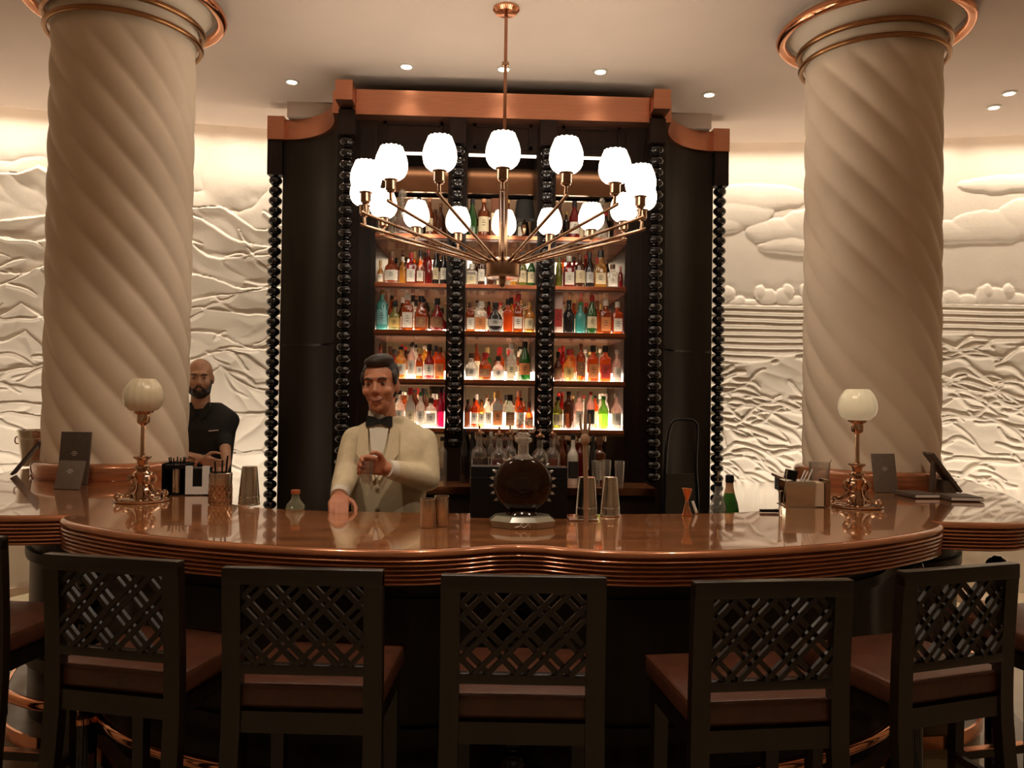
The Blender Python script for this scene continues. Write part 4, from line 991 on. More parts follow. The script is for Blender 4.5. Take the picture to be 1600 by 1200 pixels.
def bottle(x, y, z, w, h, shape, col, lab, cap, label, group, name='liquor_bottle', detail=True):
    prof, pw, sy, lz, cz, cr = SHP[shape]
    r = w / 2
    e = empty(name, (x, y, z), random.uniform(-.12, .12) if pw > 3 else 0, label, 'carton' if shape == 'box' else 'bottle', group)
    n = 20 if pw > 3 else 16
    prof2 = [(a * r, b * h) for a, b in prof]
    bm_ = MATS['bottle_' + col] if shape != 'box' else mat('carton_' + col, COL[col], .6)
    MB().lathe([(0.001, 0.0005)] + prof2 + [(0.001, prof2[-1][1])], n, pw=pw, sy=sy, caps=False).build('body', bm_, e, 45)
    if lab:
        z0, z1 = lz[0] * h, lz[1] * h
        def rr(zq):
            for (ra, za), (rb, zb) in zip(prof2, prof2[1:]):
                if za <= zq <= zb: return ra + (rb - ra) * (zq - za) / max(1e-6, zb - za)
            return r
        ps = [(rr(zq) * 1.025 + 0.0006, zq) for zq in (z0, z0 + (z1 - z0) * .35, z0 + (z1 - z0) * .7, z1)]
        wd = R(58) if pw < 3 else R(40)
        lo = MB().lathe(ps, 8, pw=pw, sy=sy, caps=False, arc=(-PI / 2 - wd, -PI / 2 + wd)).build('paper_label', MATS['paper_' + lab], e, 60)
        if detail and lab not in ('black',):
            m = MB(); k = rr((z0 + z1) / 2) * sy * (1.03 if pw < 3 else 1.035) + 0.0012
            for q, ww in ((.74, .5), (.60, .8), (.42, .6)):
                zq = z0 + (z1 - z0) * q
                m.box((0, -k, zq), (r * ww * .8, 0.0008, h * 0.014))
            m.build('print', MATS['paper_black'] if lab not in ('brown',) else MATS['paper_gold'], lo, None)
    if cz:
        MB().lathe([(0.001, cz * h), (cr * r * 1.12, cz * h), (cr * r * 1.15, cz * h + 0.002), (cr * r * 1.08, h), (0.001, h)], 12, caps=False).build('cap', MATS['cap_' + cap], e, 40)
    return e
# (pixel x, width px, height px, shape, glass, label, cap) for each bay and shelf, read off the photograph
B = {
 (0, 0): [(592, 12, 50, 'round', 'clear', 'white', 'gold'), (650, 15, 66, 'wine', 'clear', None, 'black'), (667, 13, 58, 'round', 'amber', 'cream', 'copper'), (684, 14, 48, 'round', 'brown', None, 'brown')],
 (1, 0): [(734, 17, 63, 'wine', 'green', None, 'black'), (751, 19, 62, 'tall', 'amber', 'cream', 'copper'), (773, 22, 63, 'box', 'brown', 'cream', 'brown'), (789, 12, 58, 'tall', 'amber', 'white', 'gold')],
 (2, 0): [(871, 12, 58, 'wine', 'brown', None, 'black'), (894, 18, 64, 'wine', 'red', 'white', 'black'), (915, 14, 50, 'round', 'amber', 'white', 'red'), (970, 16, 76, 'box', 'brown', None, 'brown')],
 (0, 1): [(585, 13, 34, 'squat', 'gold', 'white', 'gold'), (599, 30, 47, 'squat', 'amber', 'white', 'brown'), (616, 13, 40, 'square', 'gold', None, 'white'), (631, 19, 46, 'square', 'red', 'white', 'red'), (646, 16, 50, 'arch', 'amber', 'white', 'black'), (662, 15, 52, 'tall', 'red', None, 'red'), (677, 13, 57, 'wine', 'black', 'cream', 'black'), (690, 13, 56, 'wine', 'black', 'white', 'black')],
 (1, 1): [(732, 18, 32, 'square', 'clear', 'cream', 'white'), (749, 12, 46, 'tall', 'brown', 'white', 'black'), (765, 14, 50, 'wine', 'brown', None, 'brown'), (782, 15, 30, 'squat', 'clear', 'white', 'gold'), (800, 14, 48, 'tall', 'gold', 'cream', 'gold'), (816, 14, 50, 'round', 'olive', 'cream', 'black'), (830, 13, 46, 'round', 'green', 'cream', 'black')],
 (2, 1): [(871, 11, 52, 'wine', 'olive', None, 'black'), (887, 18, 46, 'square', 'red', 'white', 'white'), (906, 17, 48, 'tall', 'brown', 'cream', 'brown'), (925, 14, 52, 'wine', 'black', 'silver', 'black'), (945, 21, 55, 'arch', 'gold', 'cream', 'black'), (964, 17, 35, 'square', 'clear', 'white', 'brown'), (975, 8, 32, 'tall', 'red', None, 'red')],
 (0, 2): [(590, 19, 58, 'tall', 'teal', 'blue', 'gold'), (610, 20, 42, 'squat', 'olive', 'gold', 'black'), (632, 19, 54, 'square', 'amber', 'white', 'white'), (656, 21, 50, 'arch', 'amber', 'brown', 'black'), (681, 21, 47, 'squat', 'red', 'brown', 'black')],
 (1, 2): [(728, 15, 42, 'square', 'amber', 'white', 'brown'), (746, 21, 44, 'square', 'clear', 'orange', 'white'), (770, 26, 42, 'flask', 'black', 'silver', 'black'), (790, 16, 48, 'square', 'orange', None, 'black'), (808, 17, 56, 'arch', 'amber', 'white', 'red'), (827, 18, 44, 'round', 'gold', 'cream', 'gold')],
 (2, 2): [(869, 14, 58, 'box', 'pink', 'red', 'black'), (887, 19, 48, 'round', 'black', None, 'black'), (905, 18, 46, 'round', 'teal', None, 'green'), (923, 18, 60, 'wine', 'green', 'cream', 'red'), (945, 18, 50, 'square', 'amber', 'orange', 'white'), (963, 17, 47, 'square', 'orange', 'white', 'white')],
 (0, 3): [(586, 17, 50, 'round', 'amber', None, 'brown'), (602, 16, 46, 'squat', 'amber', 'cream', 'brown'), (619, 21, 46, 'round', 'gold', 'white', 'black'), (636, 14, 50, 'tall', 'pink', 'white', 'black'), (649, 14, 44, 'arch', 'amber', 'white', 'gold'), (666, 19, 50, 'squat', 'red', 'white', 'black'), (686, 17, 46, 'square', 'orange', 'orange', 'brown')],
 (1, 3): [(731, 22, 38, 'squat', 'clear', 'white', 'brown'), (754, 21, 39, 'arch', 'amber', 'brown', 'red'), (778, 19, 34, 'squat', 'clear', 'white', 'black'), (799, 18, 54, 'arch', 'clear', 'cream', 'white'), (819, 20, 60, 'wine', 'green', 'orange', 'black')],
 (2, 3): [(869, 15, 42, 'squat', 'brown', 'brown', 'black'), (888, 19, 46, 'squat', 'gold', 'gold', 'red'), (907, 15, 54, 'tall', 'amber', 'brown', 'brown'), (926, 18, 52, 'square', 'orange', 'orange', 'black'), (945, 18, 52, 'square', 'orange', 'red', 'black'), (963, 15, 46, 'round', 'pink', 'white', 'white')],
 (0, 4): [(607, 15, 40, 'square', 'clear', 'white', 'black'), (627, 17, 52, 'round', 'clear', 'white', 'black'), (644, 17, 60, 'arch', 'white', 'cream', 'red'), (661, 15, 50, 'round', 'clear', 'white', 'green'), (677, 17, 42, 'square', 'clear', 'white', 'brown'), (690, 13, 56, 'round', 'magenta', None, 'black')],
 (1, 4): [(727, 10, 40, 'tall', 'brown', None, 'black'), (738, 11, 42, 'tall', 'amber', 'white', 'black'), (749, 11, 40, 'tall', 'gold', 'white', 'brown'), (760, 11, 42, 'tall', 'clear', 'white', 'gold'), (777, 17, 52, 'square', 'white', 'orange', 'gold'), (797, 17, 48, 'square', 'clear', 'brown', 'black'), (814, 12, 44, 'tall', 'amber', 'white', 'black'), (828, 14, 38, 'squat', 'orange', 'orange', 'brown')],
 (2, 4): [(868, 16, 46, 'round', 'olive', 'cream', 'black'), (888, 18, 54, 'tall', 'brown', None, 'black'), (904, 14, 54, 'square', 'pink', 'white', 'white'), (923, 14, 54, 'tall', 'pink', 'black', 'red'), (943, 17, 48, 'round', 'lime', None, 'green'), (964, 17, 52, 'round', 'pink', 'white', 'white')],
}
YF, YBK = 5.59, 5.765
PXM = 5.62 / F_PX
for (bay, row), lst in B.items():
    a, b = BAYS[bay]; z = SHELF_Z[row] + 0.0035
    X_ = [on_y(q[0], 617, YF).x for q in lst]; W_ = [q[1] * PXM * 0.95 for q in lst]
    tot = sum(W_) + 0.003 * len(W_) + 0.010
    if tot > b - a: W_ = [q * (b - a - 0.010 - 0.003 * len(W_)) / sum(W_) for q in W_]
    lo = a + CX + 0.004
    for i in range(len(lst)): X_[i] = max(X_[i], lo + W_[i] / 2); lo = X_[i] + W_[i] / 2 + 0.003
    hi_ = b + CX - 0.004
    for i in reversed(range(len(lst))): X_[i] = min(X_[i], hi_ - W_[i] / 2); hi_ = X_[i] - W_[i] / 2 - 0.003
    for i, (px, w, h, shp, col, lab, cap) in enumerate(lst):
        x = X_[i]; wm = W_[i]; hm = min(h * PXM * 1.08, 0.272)
        lb = f"{SHPW[shp]} {col} {'box' if shp == 'box' else 'bottle'}"
        if lab: lb += f" with {lab} label"
        lb += f", {ORD[i]} of front row, {ROWW[row]} shelf, {BAYW[bay]} bay"
        bottle(x, YF - (0.02 if shp == 'flask' else 0), z, wm, hm, shp, col, lab, cap, lb, 'front bottles on the lit shelves', name='spirit_carton' if shp == 'box' else 'liquor_bottle')
    # second row, partly hidden
    rr = random.Random(bay * 7 + row)
    n = [4, 5, 5, 5, 5][row]
    for i in range(n):
        wm = rr.uniform(0.050, 0.062); x = a + CX + 0.045 + (b - a - 0.09) * (i + 0.5 + rr.uniform(-.08, .08)) / n
        col = rr.choice(['amber', 'gold', 'clear', 'amber', 'brown', 'red', 'clear', 'orange', 'green'] if row > 1 else ['amber', 'brown', 'red', 'clear', 'black'])
        shp = rr.choice(['round', 'tall', 'wine', 'square']); cap = rr.choice(['black', 'red', 'gold', 'brown', 'white', 'black'])
        lab = rr.choice(['white', 'cream', None])
        lb = f"half-hidden {col} bottle, {cap} cap, {ORD[i]} of back row, {ROWW[row]} shelf, {BAYW[bay]} bay"
        bottle(x, YBK, z, wm, rr.uniform(0.225, 0.272), shp, col, lab, cap, lb, 'back bottles on the lit shelves', detail=False)
# crystal decanters on the top row and a small shaded lamp
def crystal(px, row, w, h, label, liquid):
    x = on_y(px, 617, YF).x; z = SHELF_Z[row] + 0.0035; r = w / 2
    e = empty('crystal_decanter', (x, YF, z), 0, label, 'decanter')
    MB().lathe([(0.001, 0.0005), (r * .8, 0.0005), (r * .95, h * .05), (r, h * .2), (r * .9, h * .36), (r * .5, h * .48), (r * .3, h * .56), (r * .28, h * .68), (r * .4, h * .72)], 14, caps=False).build('body', CR, e, 25)
    MB().lathe([(0.001, 0.004), (r * .74, 0.004), (r * .9, h * .08), (r * .93, h * .2), (r * .84, h * .33), (0.001, h * .33)], 14, caps=False).build('liquid', MATS['bottle_' + liquid], e, 30)
    MB().lathe([(0.001, h * .70), (r * .25, h * .72), (r * .2, h * .78), (r * .5, h * .86), (r * .5, h * .92), (r * .25, h), (0.001, h)], 10, caps=False).build('stopper', CR, e, 20)
crystal(624, 0, 0.125, 0.325, 'crystal decanter of red spirit on the top shelf, left bay', 'red')
crystal(937, 0, 0.095, 0.300, 'clear crystal decanter with stopper on the top shelf, right bay', 'clear')
x = on_y(824, 617, 5.62).x - 0.038
e = empty('shelf_lamp', (x, 5.60, SHELF_Z[0] + .0035), 0, 'small black-shaded lamp on the top shelf of the middle bay', 'lamp')
MB().lathe([(0.0, 0.0005), (0.034, 0.0005), (0.030, 0.012), (0.014, 0.03), (0.022, 0.06), (0.026, 0.09), (0.010, 0.12), (0.006, 0.14), (0.006, 0.20)], 16, caps=False).build('base', BRASS, e)
MB().lathe([(0.074, 0.135), (0.075, 0.135), (0.058, 0.268), (0.057, 0.268)], 24).build('shade', BLACKCLOTH, e)

# ---- decanters and bottles on the back counter
def squat_decanter(px, y, w, h, liq, label):
    x = on_y(px, 617, y).x; r = w / 2
    e = empty('spirit_decanter', (x, y, 1.0), 0, label, 'decanter', 'decanters on the back counter')
    MB().lathe([(0.001, 0.0005), (r * .92, 0.0005), (r, 0.01), (r, h * .46), (r * .95, h * .53), (r * .78, h * .59), (r * .50, h * .63), (r * .36, h * .66), (r * .34, h * .80), (r * .46, h * .82)], 22, caps=False).build('body', CLEAR, e)
    MB().lathe([(0.001, 0.004), (r * .88, 0.004), (r * .95, 0.014), (r * .95, h * .46), (0.001, h * .46)], 20, caps=False).build('liquid', MATS['bottle_' + liq], e)
    MB().lathe([(0.001, h * .84), (r * .55, h * .85), (r * .55, h * .88), (r * .25, h * .90), (r * .12, h * .93), (r * .10, h), (0.001, h)], 14, caps=False).build('stopper', BRASS, e)
for k, (px, w, h, liq, lb) in enumerate(((750, .120, .385, 'brown', 'round decanter of dark spirit at the left of the back counter'), (781, .128, .380, 'red', 'round decanter of glowing red spirit on the back counter'),
        (798, .110, .385, 'red', 'round decanter of red spirit behind the crystal stopper'), (845, .115, .37, 'brown', 'round decanter of dark spirit right of the crystal stopper'), (864, .110, .375, 'orange', 'rightmost round decanter of orange spirit on the back counter'))):
    squat_decanter(px, (5.20, 5.14, 5.27, 5.14, 5.27)[k], w, h, liq, lb)
for i, (px, w, h, shp, col, lab, cap) in enumerate(((692, .07, .30, 'tall', 'clear', None, 'black'), (727, .06, .36, 'wine', 'black', None, 'black'), (739, .05, .34, 'wine', 'black', None, 'black'), (768, .055, .34, 'tall', 'clear', 'cream', 'white'), (880, .07, .32, 'round', 'amber', None, 'brown'), (895, .075, .33, 'round', 'white', 'black', 'black'), (908, .06, .30, 'tall', 'red', None, 'white'), (926, .05, .32, 'wine', 'black', None, 'black'), (938, .085, .31, 'square', 'amber', 'white', 'brown'))):
    x = on_y(px, 617, 5.36).x
    bottle(x, (5.375, 5.31)[i % 2], 1.0, w, h, shp, col, lab, cap, f"{SHPW[shp]} {col} bottle, {ORD[i]} from the left on the back counter", 'bottles on the back counter')
for i, (px, w) in enumerate(((930, .062), (948, .070), (966, .066))):
    x = on_y(px, 617, 5.2).x
    e = empty('tall_glass', (x, 5.12 + .07 * (i % 2), 1.0), 0, f"tall clear glass, {ORD[i]} of three at the right of the back counter", 'glass', 'tall glasses on the back counter')
    MB().lathe([(0.001, 0.001), (w * .36, 0.001), (w * .40, 0.01), (w * .5, 0.17), (w * .48, 0.17), (w * .36, 0.014), (0.001, 0.013)], 18, caps=False).build('glass', CLEAR, e)
    MB().tube([(w * .49 * math.cos(2 * PI * k / 18), w * .49 * math.sin(2 * PI * k / 18), 0.17) for k in range(18)], 0.0012, 5, closed=True).build('rim', CR, e)

# ================================================================== PEOPLE
def fuse(mb, name, m_, parent, voxel, smooth_it=6):
    """union of overlapping closed shapes into one continuous skin"""
    me = mb.mesh(name, m_, None)
    o = link(name, me, parent)
    r = o.modifiers.new('remesh', 'REMESH'); r.mode = 'VOXEL'; r.voxel_size = voxel; r.use_smooth_shade = True
    s = o.modifiers.new('smooth', 'SMOOTH'); s.iterations = smooth_it; s.factor = 0.5
    dg = bpy.context.evaluated_depsgraph_get(); dg.update()
    new = bpy.data.meshes.new_from_object(o.evaluated_get(dg)); new.name = name
    o.modifiers.clear(); o.data = new
    if not new.materials: new.materials.append(m_)
    for p in new.polygons: p.use_smooth = True
    return o
def head_frame(c, yaw, tilt, roll=0.0):
    return Vector(c), (Matrix.Rotation(yaw, 3, 'Z') @ Matrix.Rotation(tilt, 3, 'X') @ Matrix.Rotation(roll, 3, 'Y'))
def add_head(mb, c, M, s=1.0):
    """head about 0.24 m tall, face towards local -y"""
    def E(p, r, rot=None): mb.ell(c + M @ (Vector(p) * s), [q * s for q in r], 20, 12, M @ rot if rot else M)
    E((0, 0.018, 0.030), (0.074, 0.092, 0.090))            # cranium
    E((0, -0.020, -0.020), (0.064, 0.070, 0.080))          # face
    E((0, -0.030, -0.075), (0.046, 0.052, 0.042))          # jaw
    E((0, -0.066, -0.096), (0.022, 0.018, 0.018))          # chin
    E((0, -0.072, 0.030), (0.052, 0.020, 0.016))           # brow
    for q in (-1, 1):
        E((q * 0.040, -0.060, -0.026), (0.024, 0.022, 0.022))   # cheek
        E((q * 0.073, 0.012, -0.010), (0.009, 0.020, 0.032), Matrix.Rotation(q * -0.25, 3, 'Z'))  # ear
        E((q * 0.011, -0.090, -0.030), (0.009, 0.011, 0.009))   # nostril
    mb.cap(c + M @ (Vector((0, -0.082, 0.016)) * s), c + M @ (Vector((0, -0.100, -0.024)) * s), 0.008 * s, 0.012 * s)
    E((0, -0.082, -0.056), (0.024, 0.013, 0.008)); E((0, -0.080, -0.069), (0.020, 0.013, 0.008))   # lips
    mb.cap(c + M @ (Vector((0, 0.02, -0.07)) * s), c + M @ (Vector((0, 0.035, -0.19)) * s), 0.056 * s, 0.062 * s, 16)
def face_parts(e, c, M, s, browm):
    w = mat('eye_white', (0.34, 0.24, 0.19), .4, var=.03, spec=.2); dk = mat('eye_iris', (0.015, 0.008, 0.005), .1, var=.1)
    lip = mat('lip', (0.30, 0.09, 0.07), .45, var=.1); teeth = mat('teeth', (0.72, 0.64, 0.55), .3, var=.03)
    for q in (-1, 1):
        eye = MB().ell(c + M @ (Vector((q * 0.031, -0.0790, 0.006)) * s), (0.0115 * s, 0.007 * s, 0.0042 * s), 12, 8, M).build('eye', w, e)
        MB().ell(c + M @ (Vector((q * 0.031, -0.0855, 0.006)) * s), (0.0052 * s, 0.003 * s, 0.0042 * s), 10, 6, M).build('iris', dk, eye)
        pts = [c + M @ (Vector(p) * s) for p in ((q * 0.014, -0.0925, 0.024), (q * 0.030, -0.0915, 0.030), (q * 0.048, -0.078, 0.024))]
        MB().tube(spline(pts, 4), 0.0042 * s, 6, r1=0.003 * s).build('eyebrow', browm, e)
    pts = [c + M @ (Vector(p) * s) for p in ((-0.026, -0.084, -0.055), (-0.012, -0.0945, -0.062), (0.0, -0.0965, -0.0635), (0.012, -0.0945, -0.062), (0.026, -0.084, -0.055))]
    MB().tube(spline(pts, 4), 0.0042 * s, 6).build('mouth', lip, e)
    return
def add_hand(mb, wrist, palm_dir, side_dir, curl, s=1.0, thumb=1):
    """palm plus five separate fingers; palm_dir runs wrist -> knuckles, side_dir towards the thumb, curl bends towards n"""
    d = Vector(palm_dir).normalized(); t = Vector(side_dir); t = (t - d * t.dot(d)).normalized(); nrm = d.cross(t) * thumb
    w = Vector(wrist)
    k0 = w + d * 0.085 * s
    for q in (-1, -0.33, 0.33, 1): mb.cap(w + d * 0.012 + t * q * 0.016 * s, k0 + t * q * 0.031 * s, 0.017 * s, 0.0125 * s, 10)
    for i, (q, L) in enumerate(((0.031, 0.072), (0.0105, 0.080), (-0.0105, 0.074), (-0.031, 0.058))):
        p = k0 + t * q * s; a = 0.15
        for j, f in enumerate((0.45, 0.32, 0.23)):
            a += curl * (0.9 if j == 0 else 1.0)
            p2 = p + (d * math.cos(a) + nrm * math.sin(a)) * L * f * s
            mb.cap(p, p2, (0.0102 - j * 0.0008) * s, (0.0096 - j * 0.0010) * s, 8); p = p2
    p = w + d * 0.022 * s + t * 0.026 * s
    a1 = (d * 0.55 + t * 0.80 + nrm * 0.30).normalized(); p2 = p + a1 * 0.036 * s
    a2 = (d * 0.85 + t * 0.35 + nrm * (0.25 + 0.5 * curl)).normalized(); p3 = p2 + a2 * 0.032 * s
    a3 = (d * 0.80 - t * 0.05 + nrm * (0.3 + 0.7 * curl)).normalized(); p4 = p3 + a3 * 0.024 * s
    mb.cap(p, p2, 0.0145 * s, 0.0115 * s, 8); mb.cap(p2, p3, 0.0112 * s, 0.010 * s, 8); mb.cap(p3, p4, 0.010 * s, 0.008 * s, 8)
def torso(mb, rings, n=24):
    vs = []; fs = []
    for z, cx, cy, rx, ry in rings:
        for i in range(n):
            a = 2 * PI * i / n
            ca, sa = math.cos(a), math.sin(a); k = (abs(ca) ** 2.5 + abs(sa) ** 2.5) ** (-1 / 2.5)
            vs.append((cx + rx * ca * k, cy + ry * sa * k, z))
    for j in range(len(rings) - 1):
        for i in range(n): fs.append((j * n + i, j * n + (i + 1) % n, (j + 1) * n + (i + 1) % n, (j + 1) * n + i))
    fs.append(tuple(range(n - 1, -1, -1))); k = (len(rings) - 1) * n; fs.append(tuple(range(k, k + n)))
    mb.add(vs, fs)

# ---- bartender in a cream jacket
BX, BY = on_y(608, 700, 3.52).x, 3.52
ba = empty('person', (BX, BY, 0), 0, 'smiling person in cream jacket and black bow tie behind the bar', 'person')
O = Vector((BX, BY, 0))
hc, hM = head_frame((on_y(594, 600, 3.49).x - BX, -0.035, 1.620), R(-6), R(2), R(-3))
wR = on_y(530, 776, 3.24) - O; wL = on_y(604, 732, 3.27) - O
sR, sL = Vector((-0.150, 0.01, 1.378)), Vector((0.150, 0.02, 1.375))
eR = on_y(543, 735, 3.45) - O; eL = on_y(668, 748, 3.46) - O
mb = MB(); add_head(mb, hc, hM, 1.0)
torso(mb, [(0.86, 0, 0, .14, .095), (1.0, 0, 0, .135, .095), (1.2, 0, 0, .15, .10), (1.32, 0, .01, .16, .10), (1.40, 0, .01, .12, .075), (1.45, 0, .01, .06, .06)])
for s_, e_, w_ in ((sR, eR, wR), (sL, eL, wL)):
    mb.cap(s_, e_, 0.048, 0.040); mb.cap(e_, w_, 0.040, 0.026)
add_hand(mb, wR, (0.15, -1.0, -0.22), (1, 0.1, 0.0), 0.30, 1.0, -1)
add_hand(mb, wL, (-0.95, -0.25, 0.22), (0.1, -0.25, 1.0), 0.62, 1.0, -1)
for s in (-1, 1):
    mb.cap((s * 0.085, 0.0, 0.88), (s * 0.09, -0.01, 0.48), 0.075, 0.052); mb.cap((s * 0.09, -0.01, 0.48), (s * 0.09, 0.03, 0.08), 0.052, 0.036); mb.cap((s * 0.09, 0.03, 0.05), (s * 0.10, -0.13, 0.04), 0.036, 0.034)
fuse(mb, 'body', SKIN, ba, 0.0048, 4)
mb = MB()
torso(mb, [(0.84, 0, 0, .165, .118), (0.94, 0, 0, .160, .116), (1.06, 0, 0, .156, .114), (1.18, 0, 0, .168, .122), (1.28, 0, 0.005, .186, .126), (1.345, 0, .010, .194, .114), (1.395, 0, .015, .190, .092), (1.432, 0, .020, .150, .074), (1.465, 0, .022, .095, .066), (1.485, 0, .022, .070, .062)])
for s_, e_, w_ in ((sR, eR, wR), (sL, eL, wL)):
    mid = e_.lerp(w_, 0.5); end = e_.lerp(w_, 0.86)
    mb.cap(s_, s_.lerp(e_, 0.5), 0.060, 0.060); mb.cap(s_.lerp(e_, 0.5), e_, 0.060, 0.056); mb.cap(e_, mid, 0.056, 0.050); mb.cap(mid, end, 0.050, 0.042)
jk = fuse(mb, 'jacket', JACKET, ba, 0.0065, 14)
for (e_, w_) in ((eR, wR), (eL, wL)):
    a = e_.lerp(w_, 0.84); b_ = e_.lerp(w_, 0.99)
    MB().tube([a, a.lerp(b_, .5), b_], 0.041, 16, r1=0.036).build('shirt_cuff', SHIRT, ba)
# lapels, shirt front, collar, buttons, bow tie
nk = Vector((hc.x * 0.9, -0.006, 1.485))
MB().lathe([(0.060, -0.035), (0.058, 0.0), (0.056, 0.022), (0.052, 0.022), (0.054, -0.03)], 24, nk, caps=False, sy=1.0).build('shirt_collar', SHIRT, ba)
MB().add([(nk.x - .045, -.070, 1.462), (nk.x + .045, -.070, 1.462), (nk.x + 0.004, -.139, 1.23), (nk.x - 0.004, -.139, 1.23), (nk.x - .03, -.108, 1.36), (nk.x + .03, -.108, 1.36)], [(0, 4, 5, 1), (4, 3, 2, 5)]).build('shirt_front', SHIRT, ba)
for s in (-1, 1):
    vs = [(nk.x + s * 0.050, -0.062, 1.468), (nk.x + s * 0.085, -0.078, 1.435), (nk.x + s * 0.088, -0.125, 1.33), (nk.x + s * 0.012, -0.140, 1.215), (nk.x + s * 0.006, -0.139, 1.225), (nk.x + s * 0.040, -0.112, 1.345)]
    bk = [(x, y + 0.008, z) for x, y, z in vs]
    f = [(0, 1, 2, 5), (5, 2, 3, 4), (6 + 5, 6 + 2, 6 + 1, 6 + 0), (6 + 4, 6 + 3, 6 + 2, 6 + 5)] + [(i, 6 + i, 6 + (i + 1) % 6, (i + 1) % 6) for i in range(6)]
    MB().add(vs + bk, f).build('lapel', JACKET, ba, 30)
for z in (1.19, 1.10, 1.01): MB().lathe([(0.001, 0), (0.009, 0), (0.009, 0.004), (0.001, 0.005)], 12, (nk.x + .002, -0.116 - (0.010 if z > 1.15 else 0), z), M=Matrix.Rotation(PI / 2, 3, 'X'), caps=False).build('button', JACKET, ba)
bt = empty('bow_tie', tuple(nk + Vector((0, -0.068, -0.022)))); bt.parent = ba
for s in (-1, 1):
    vs = []
    for x, h, d in ((0.006, 0.010, 0.010), (0.025, 0.020, 0.012), (0.048, 0.024, 0.010), (0.056, 0.020, 0.006)):
        vs += [(s * x, -d, -h), (s * x, -d, h), (s * x, d, h), (s * x, d, -h)]
    f = [(j * 4 + i, j * 4 + (i + 1) % 4, (j + 1) * 4 + (i + 1) % 4, (j + 1) * 4 + i) for j in range(3) for i in range(4)] + [(0, 1, 2, 3), (12, 15, 14, 13)]
    MB().add(vs, f).build('bow_loop', BLACKCLOTH, bt, 50)
MB().rbox((0, -0.006, 0), (0.018, 0.022, 0.022), 0.005).build('knot', BLACKCLOTH, bt)
mb = MB()
torso(mb, [(0.74, 0, 0, .155, .112), (0.86, 0, 0, .152, .11), (0.93, 0, 0, .148, .108)])
for s in (-1, 1): mb.cap((s * 0.085, 0.0, 0.84), (s * 0.09, -0.01, 0.48), 0.086, 0.072); mb.cap((s * 0.09, -0.01, 0.48), (s * 0.09, 0.03, 0.10), 0.072, 0.064)
fuse(mb, 'trousers', BLACKCLOTH, ba, 0.009, 4)
for s in (-1, 1): MB().ell((s * 0.098, -0.05, 0.042), (0.046, 0.13, 0.042), 14, 8).build('shoe', BLACKLAC, ba)
# hair
mb = MB(); C_ = lambda p: hc + hM @ Vector(p)
mb.ell(C_((0, 0.030, 0.048)), (0.080, 0.090, 0.082), 20, 12, hM); mb.ell(C_((0, -0.030, 0.098)), (0.060, 0.048, 0.028), 16, 10, hM); mb.ell(C_((0.01, -0.005, 0.108)), (0.058, 0.070, 0.028), 16, 10, hM)
mb.ell(C_((0, 0.055, -0.010)), (0.070, 0.060, 0.070), 16, 10, hM)
for q in (-1, 1): mb.ell(C_((q * 0.070, -0.008, 0.030)), (0.010, 0.030, 0.034), 12, 8, hM)
fuse(mb, 'hair', HAIR, ba, 0.005, 3)
face_parts(ba, hc, hM, 1.0, HAIR)
# the small glass in the bartender's hand
gp_ = O + wL + Vector((-0.075, -0.045, -0.055))
e = empty('held_glass', tuple(gp_), 0, 'small clear glass held in the bartender left hand', 'glass')
MB().lathe([(0.001, 0.0), (0.022, 0.0), (0.024, 0.004), (0.029, 0.085), (0.0275, 0.085), (0.022, 0.008), (0.001, 0.007)], 20, caps=False).build('glass', CLEAR, e)
MB().tube([(0.0285 * math.cos(2 * PI * k / 20), 0.0285 * math.sin(2 * PI * k / 20), 0.085) for k in range(20)], 0.001, 5, closed=True).build('rim', CR, e)

# ---- bearded colleague in black, by the left column
BX, BY = on_y(322, 700, 5.25).x, 5.25
bb = empty('person', (BX, BY, 0), 0, 'bald bearded person in a black shirt working beside the left column', 'person')
O = Vector((BX, BY, 0))
hc, hM = head_frame((on_y(313, 588, 5.2).x - BX, -0.05, 1.668), R(14), R(6), R(0))
sR, sL = Vector((-0.15, 0.01, 1.40)), Vector((0.148, 0.02, 1.395))
eR = Vector((-0.20, -0.02, 1.17)); eL = on_y(350, 682, 5.22) - O
wR = on_y(318, 718, 4.98) - O; wL = on_y(354, 722, 5.0) - O
mb = MB(); add_head(mb, hc, hM, 1.02)
torso(mb, [(0.9, 0, 0, .14, .10), (1.05, 0, 0, .14, .10), (1.25, 0, 0, .155, .105), (1.37, 0, .01, .16, .10), (1.44, 0, .01, .12, .075), (1.50, 0, .01, .06, .06)])
for s_, e_, w_ in ((sR, eR, wR), (sL, eL, wL)):
    mb.cap(s_, e_, 0.048, 0.042); mb.cap(e_, w_, 0.042, 0.028)
add_hand(mb, wR, (0.75, -0.5, -0.25), (0.2, -0.2, 0.9), 0.45, 1.0, -1)
add_hand(mb, wL, (-0.15, -0.7, -0.5), (-1, 0.1, 0.2), 0.40, 1.0, 1)
for s in (-1, 1):
    mb.cap((s * 0.085, 0.0, 0.90), (s * 0.09, -0.01, 0.49), 0.075, 0.052); mb.cap((s * 0.09, -0.01, 0.49), (s * 0.09, 0.03, 0.08), 0.052, 0.036); mb.cap((s * 0.09, 0.03, 0.05), (s * 0.10, -0.13, 0.04), 0.036, 0.034)
fuse(mb, 'body', SKIN2, bb, 0.0055, 4)
mb = MB()
torso(mb, [(0.86, 0, 0, .165, .118), (0.98, 0, 0, .158, .114), (1.10, 0, 0, .158, .114), (1.24, 0, 0, .172, .122), (1.33, 0, 0.005, .182, .122), (1.40, 0, .010, .186, .106), (1.445, 0, .015, .178, .086), (1.485, 0, .020, .120, .070), (1.51, 0, .022, .080, .062)])
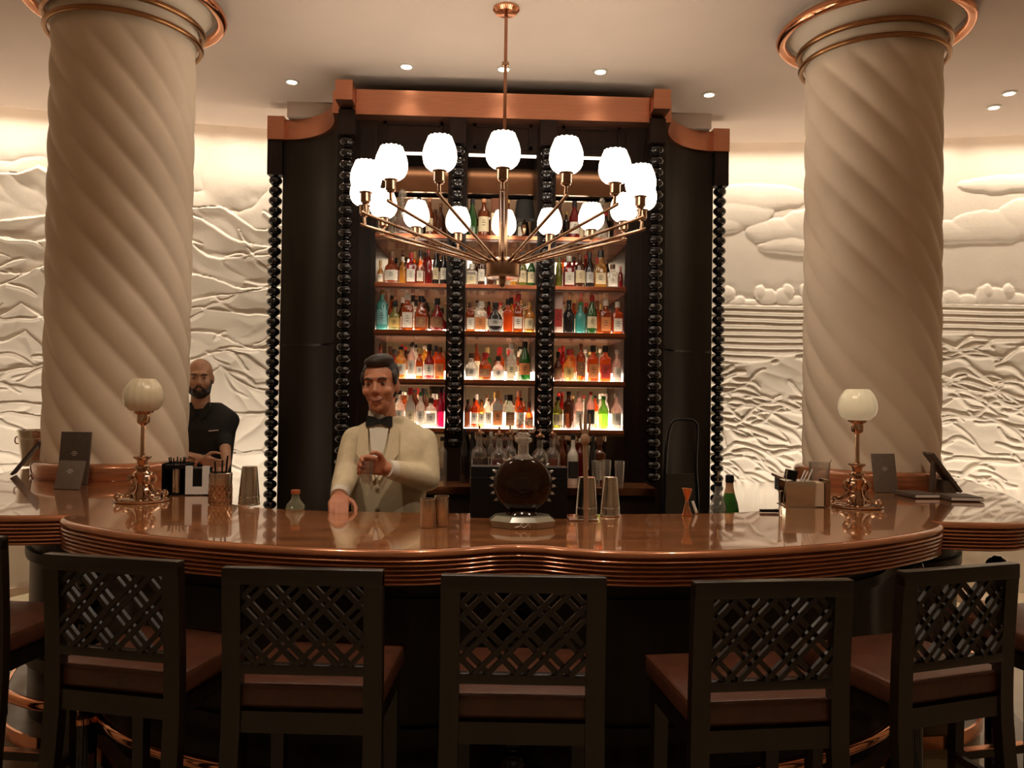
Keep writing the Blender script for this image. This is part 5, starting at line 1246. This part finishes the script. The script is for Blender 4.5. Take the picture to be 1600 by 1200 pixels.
for s_, e_, w_ in ((sR, eR, wR), (sL, eL, wL)):
    mid = e_.lerp(w_, 0.35)
    mb.cap(s_, s_.lerp(e_, 0.5), 0.058, 0.058); mb.cap(s_.lerp(e_, 0.5), e_, 0.060, 0.054); mb.cap(e_, mid, 0.054, 0.050)
fuse(mb, 'shirt', BLACKCLOTH, bb, 0.0075, 12)
for s in (-1, 1):
    q = [(hc.x + s * 0.006, -0.085, 1.44), (hc.x + s * 0.055, -0.055, 1.515), (hc.x + s * 0.085, -0.07, 1.47), (hc.x + s * 0.03, -0.112, 1.40)]
    MB().add(q + [(x, y + 0.006, z - 0.004) for x, y, z in q], [(0, 1, 2, 3), (7, 6, 5, 4)] + [(i, 4 + i, 4 + (i + 1) % 4, (i + 1) % 4) for i in range(4)]).build('collar', BLACKCLOTH, bb, None)
MB().box((0.085, -0.126, 1.335), (0.06, 0.006, 0.007), Matrix.Rotation(R(-6), 3, 'Y')).build('name_bar', SILVER_INK, bb, None)
mb = MB()
torso(mb, [(0.76, 0, 0, .155, .112), (0.88, 0, 0, .152, .11), (0.95, 0, 0, .148, .108)])
for s in (-1, 1): mb.cap((s * 0.085, 0.0, 0.86), (s * 0.09, -0.01, 0.49), 0.086, 0.072); mb.cap((s * 0.09, -0.01, 0.49), (s * 0.09, 0.03, 0.10), 0.072, 0.064)
fuse(mb, 'trousers', BLACKCLOTH, bb, 0.009, 4)
for s in (-1, 1): MB().ell((s * 0.098, -0.05, 0.042), (0.046, 0.13, 0.042), 14, 8).build('shoe', BLACKLAC, bb)
mb = MB(); C_ = lambda p: hc + hM @ (Vector(p) * 1.02)
mb.ell(C_((0, -0.040, -0.090)), (0.054, 0.056, 0.040), 18, 10, hM)
mb.ell(C_((0, -0.072, -0.098)), (0.030, 0.022, 0.028), 14, 8, hM)
for q in (-1, 1):
    mb.cap(C_((q * 0.066, -0.010, -0.020)), C_((q * 0.046, -0.040, -0.085)), 0.009, 0.020); mb.cap(C_((q * 0.008, -0.094, -0.046)), C_((q * 0.034, -0.078, -0.070)), 0.007, 0.010)
fuse(mb, 'beard', HAIR, bb, 0.005, 3)
face_parts(bb, hc, hM, 1.02, HAIR)
MB().tube([wR + (wR - eR).normalized() * -0.02 + Vector((0.030 * math.cos(2 * PI * k / 16) * 0.4, 0.030 * math.sin(2 * PI * k / 16) * .9, 0.030 * math.cos(2 * PI * k / 16))) for k in range(16)], 0.004, 6, closed=True).build('wrist_band', BLACKCLOTH, bb)
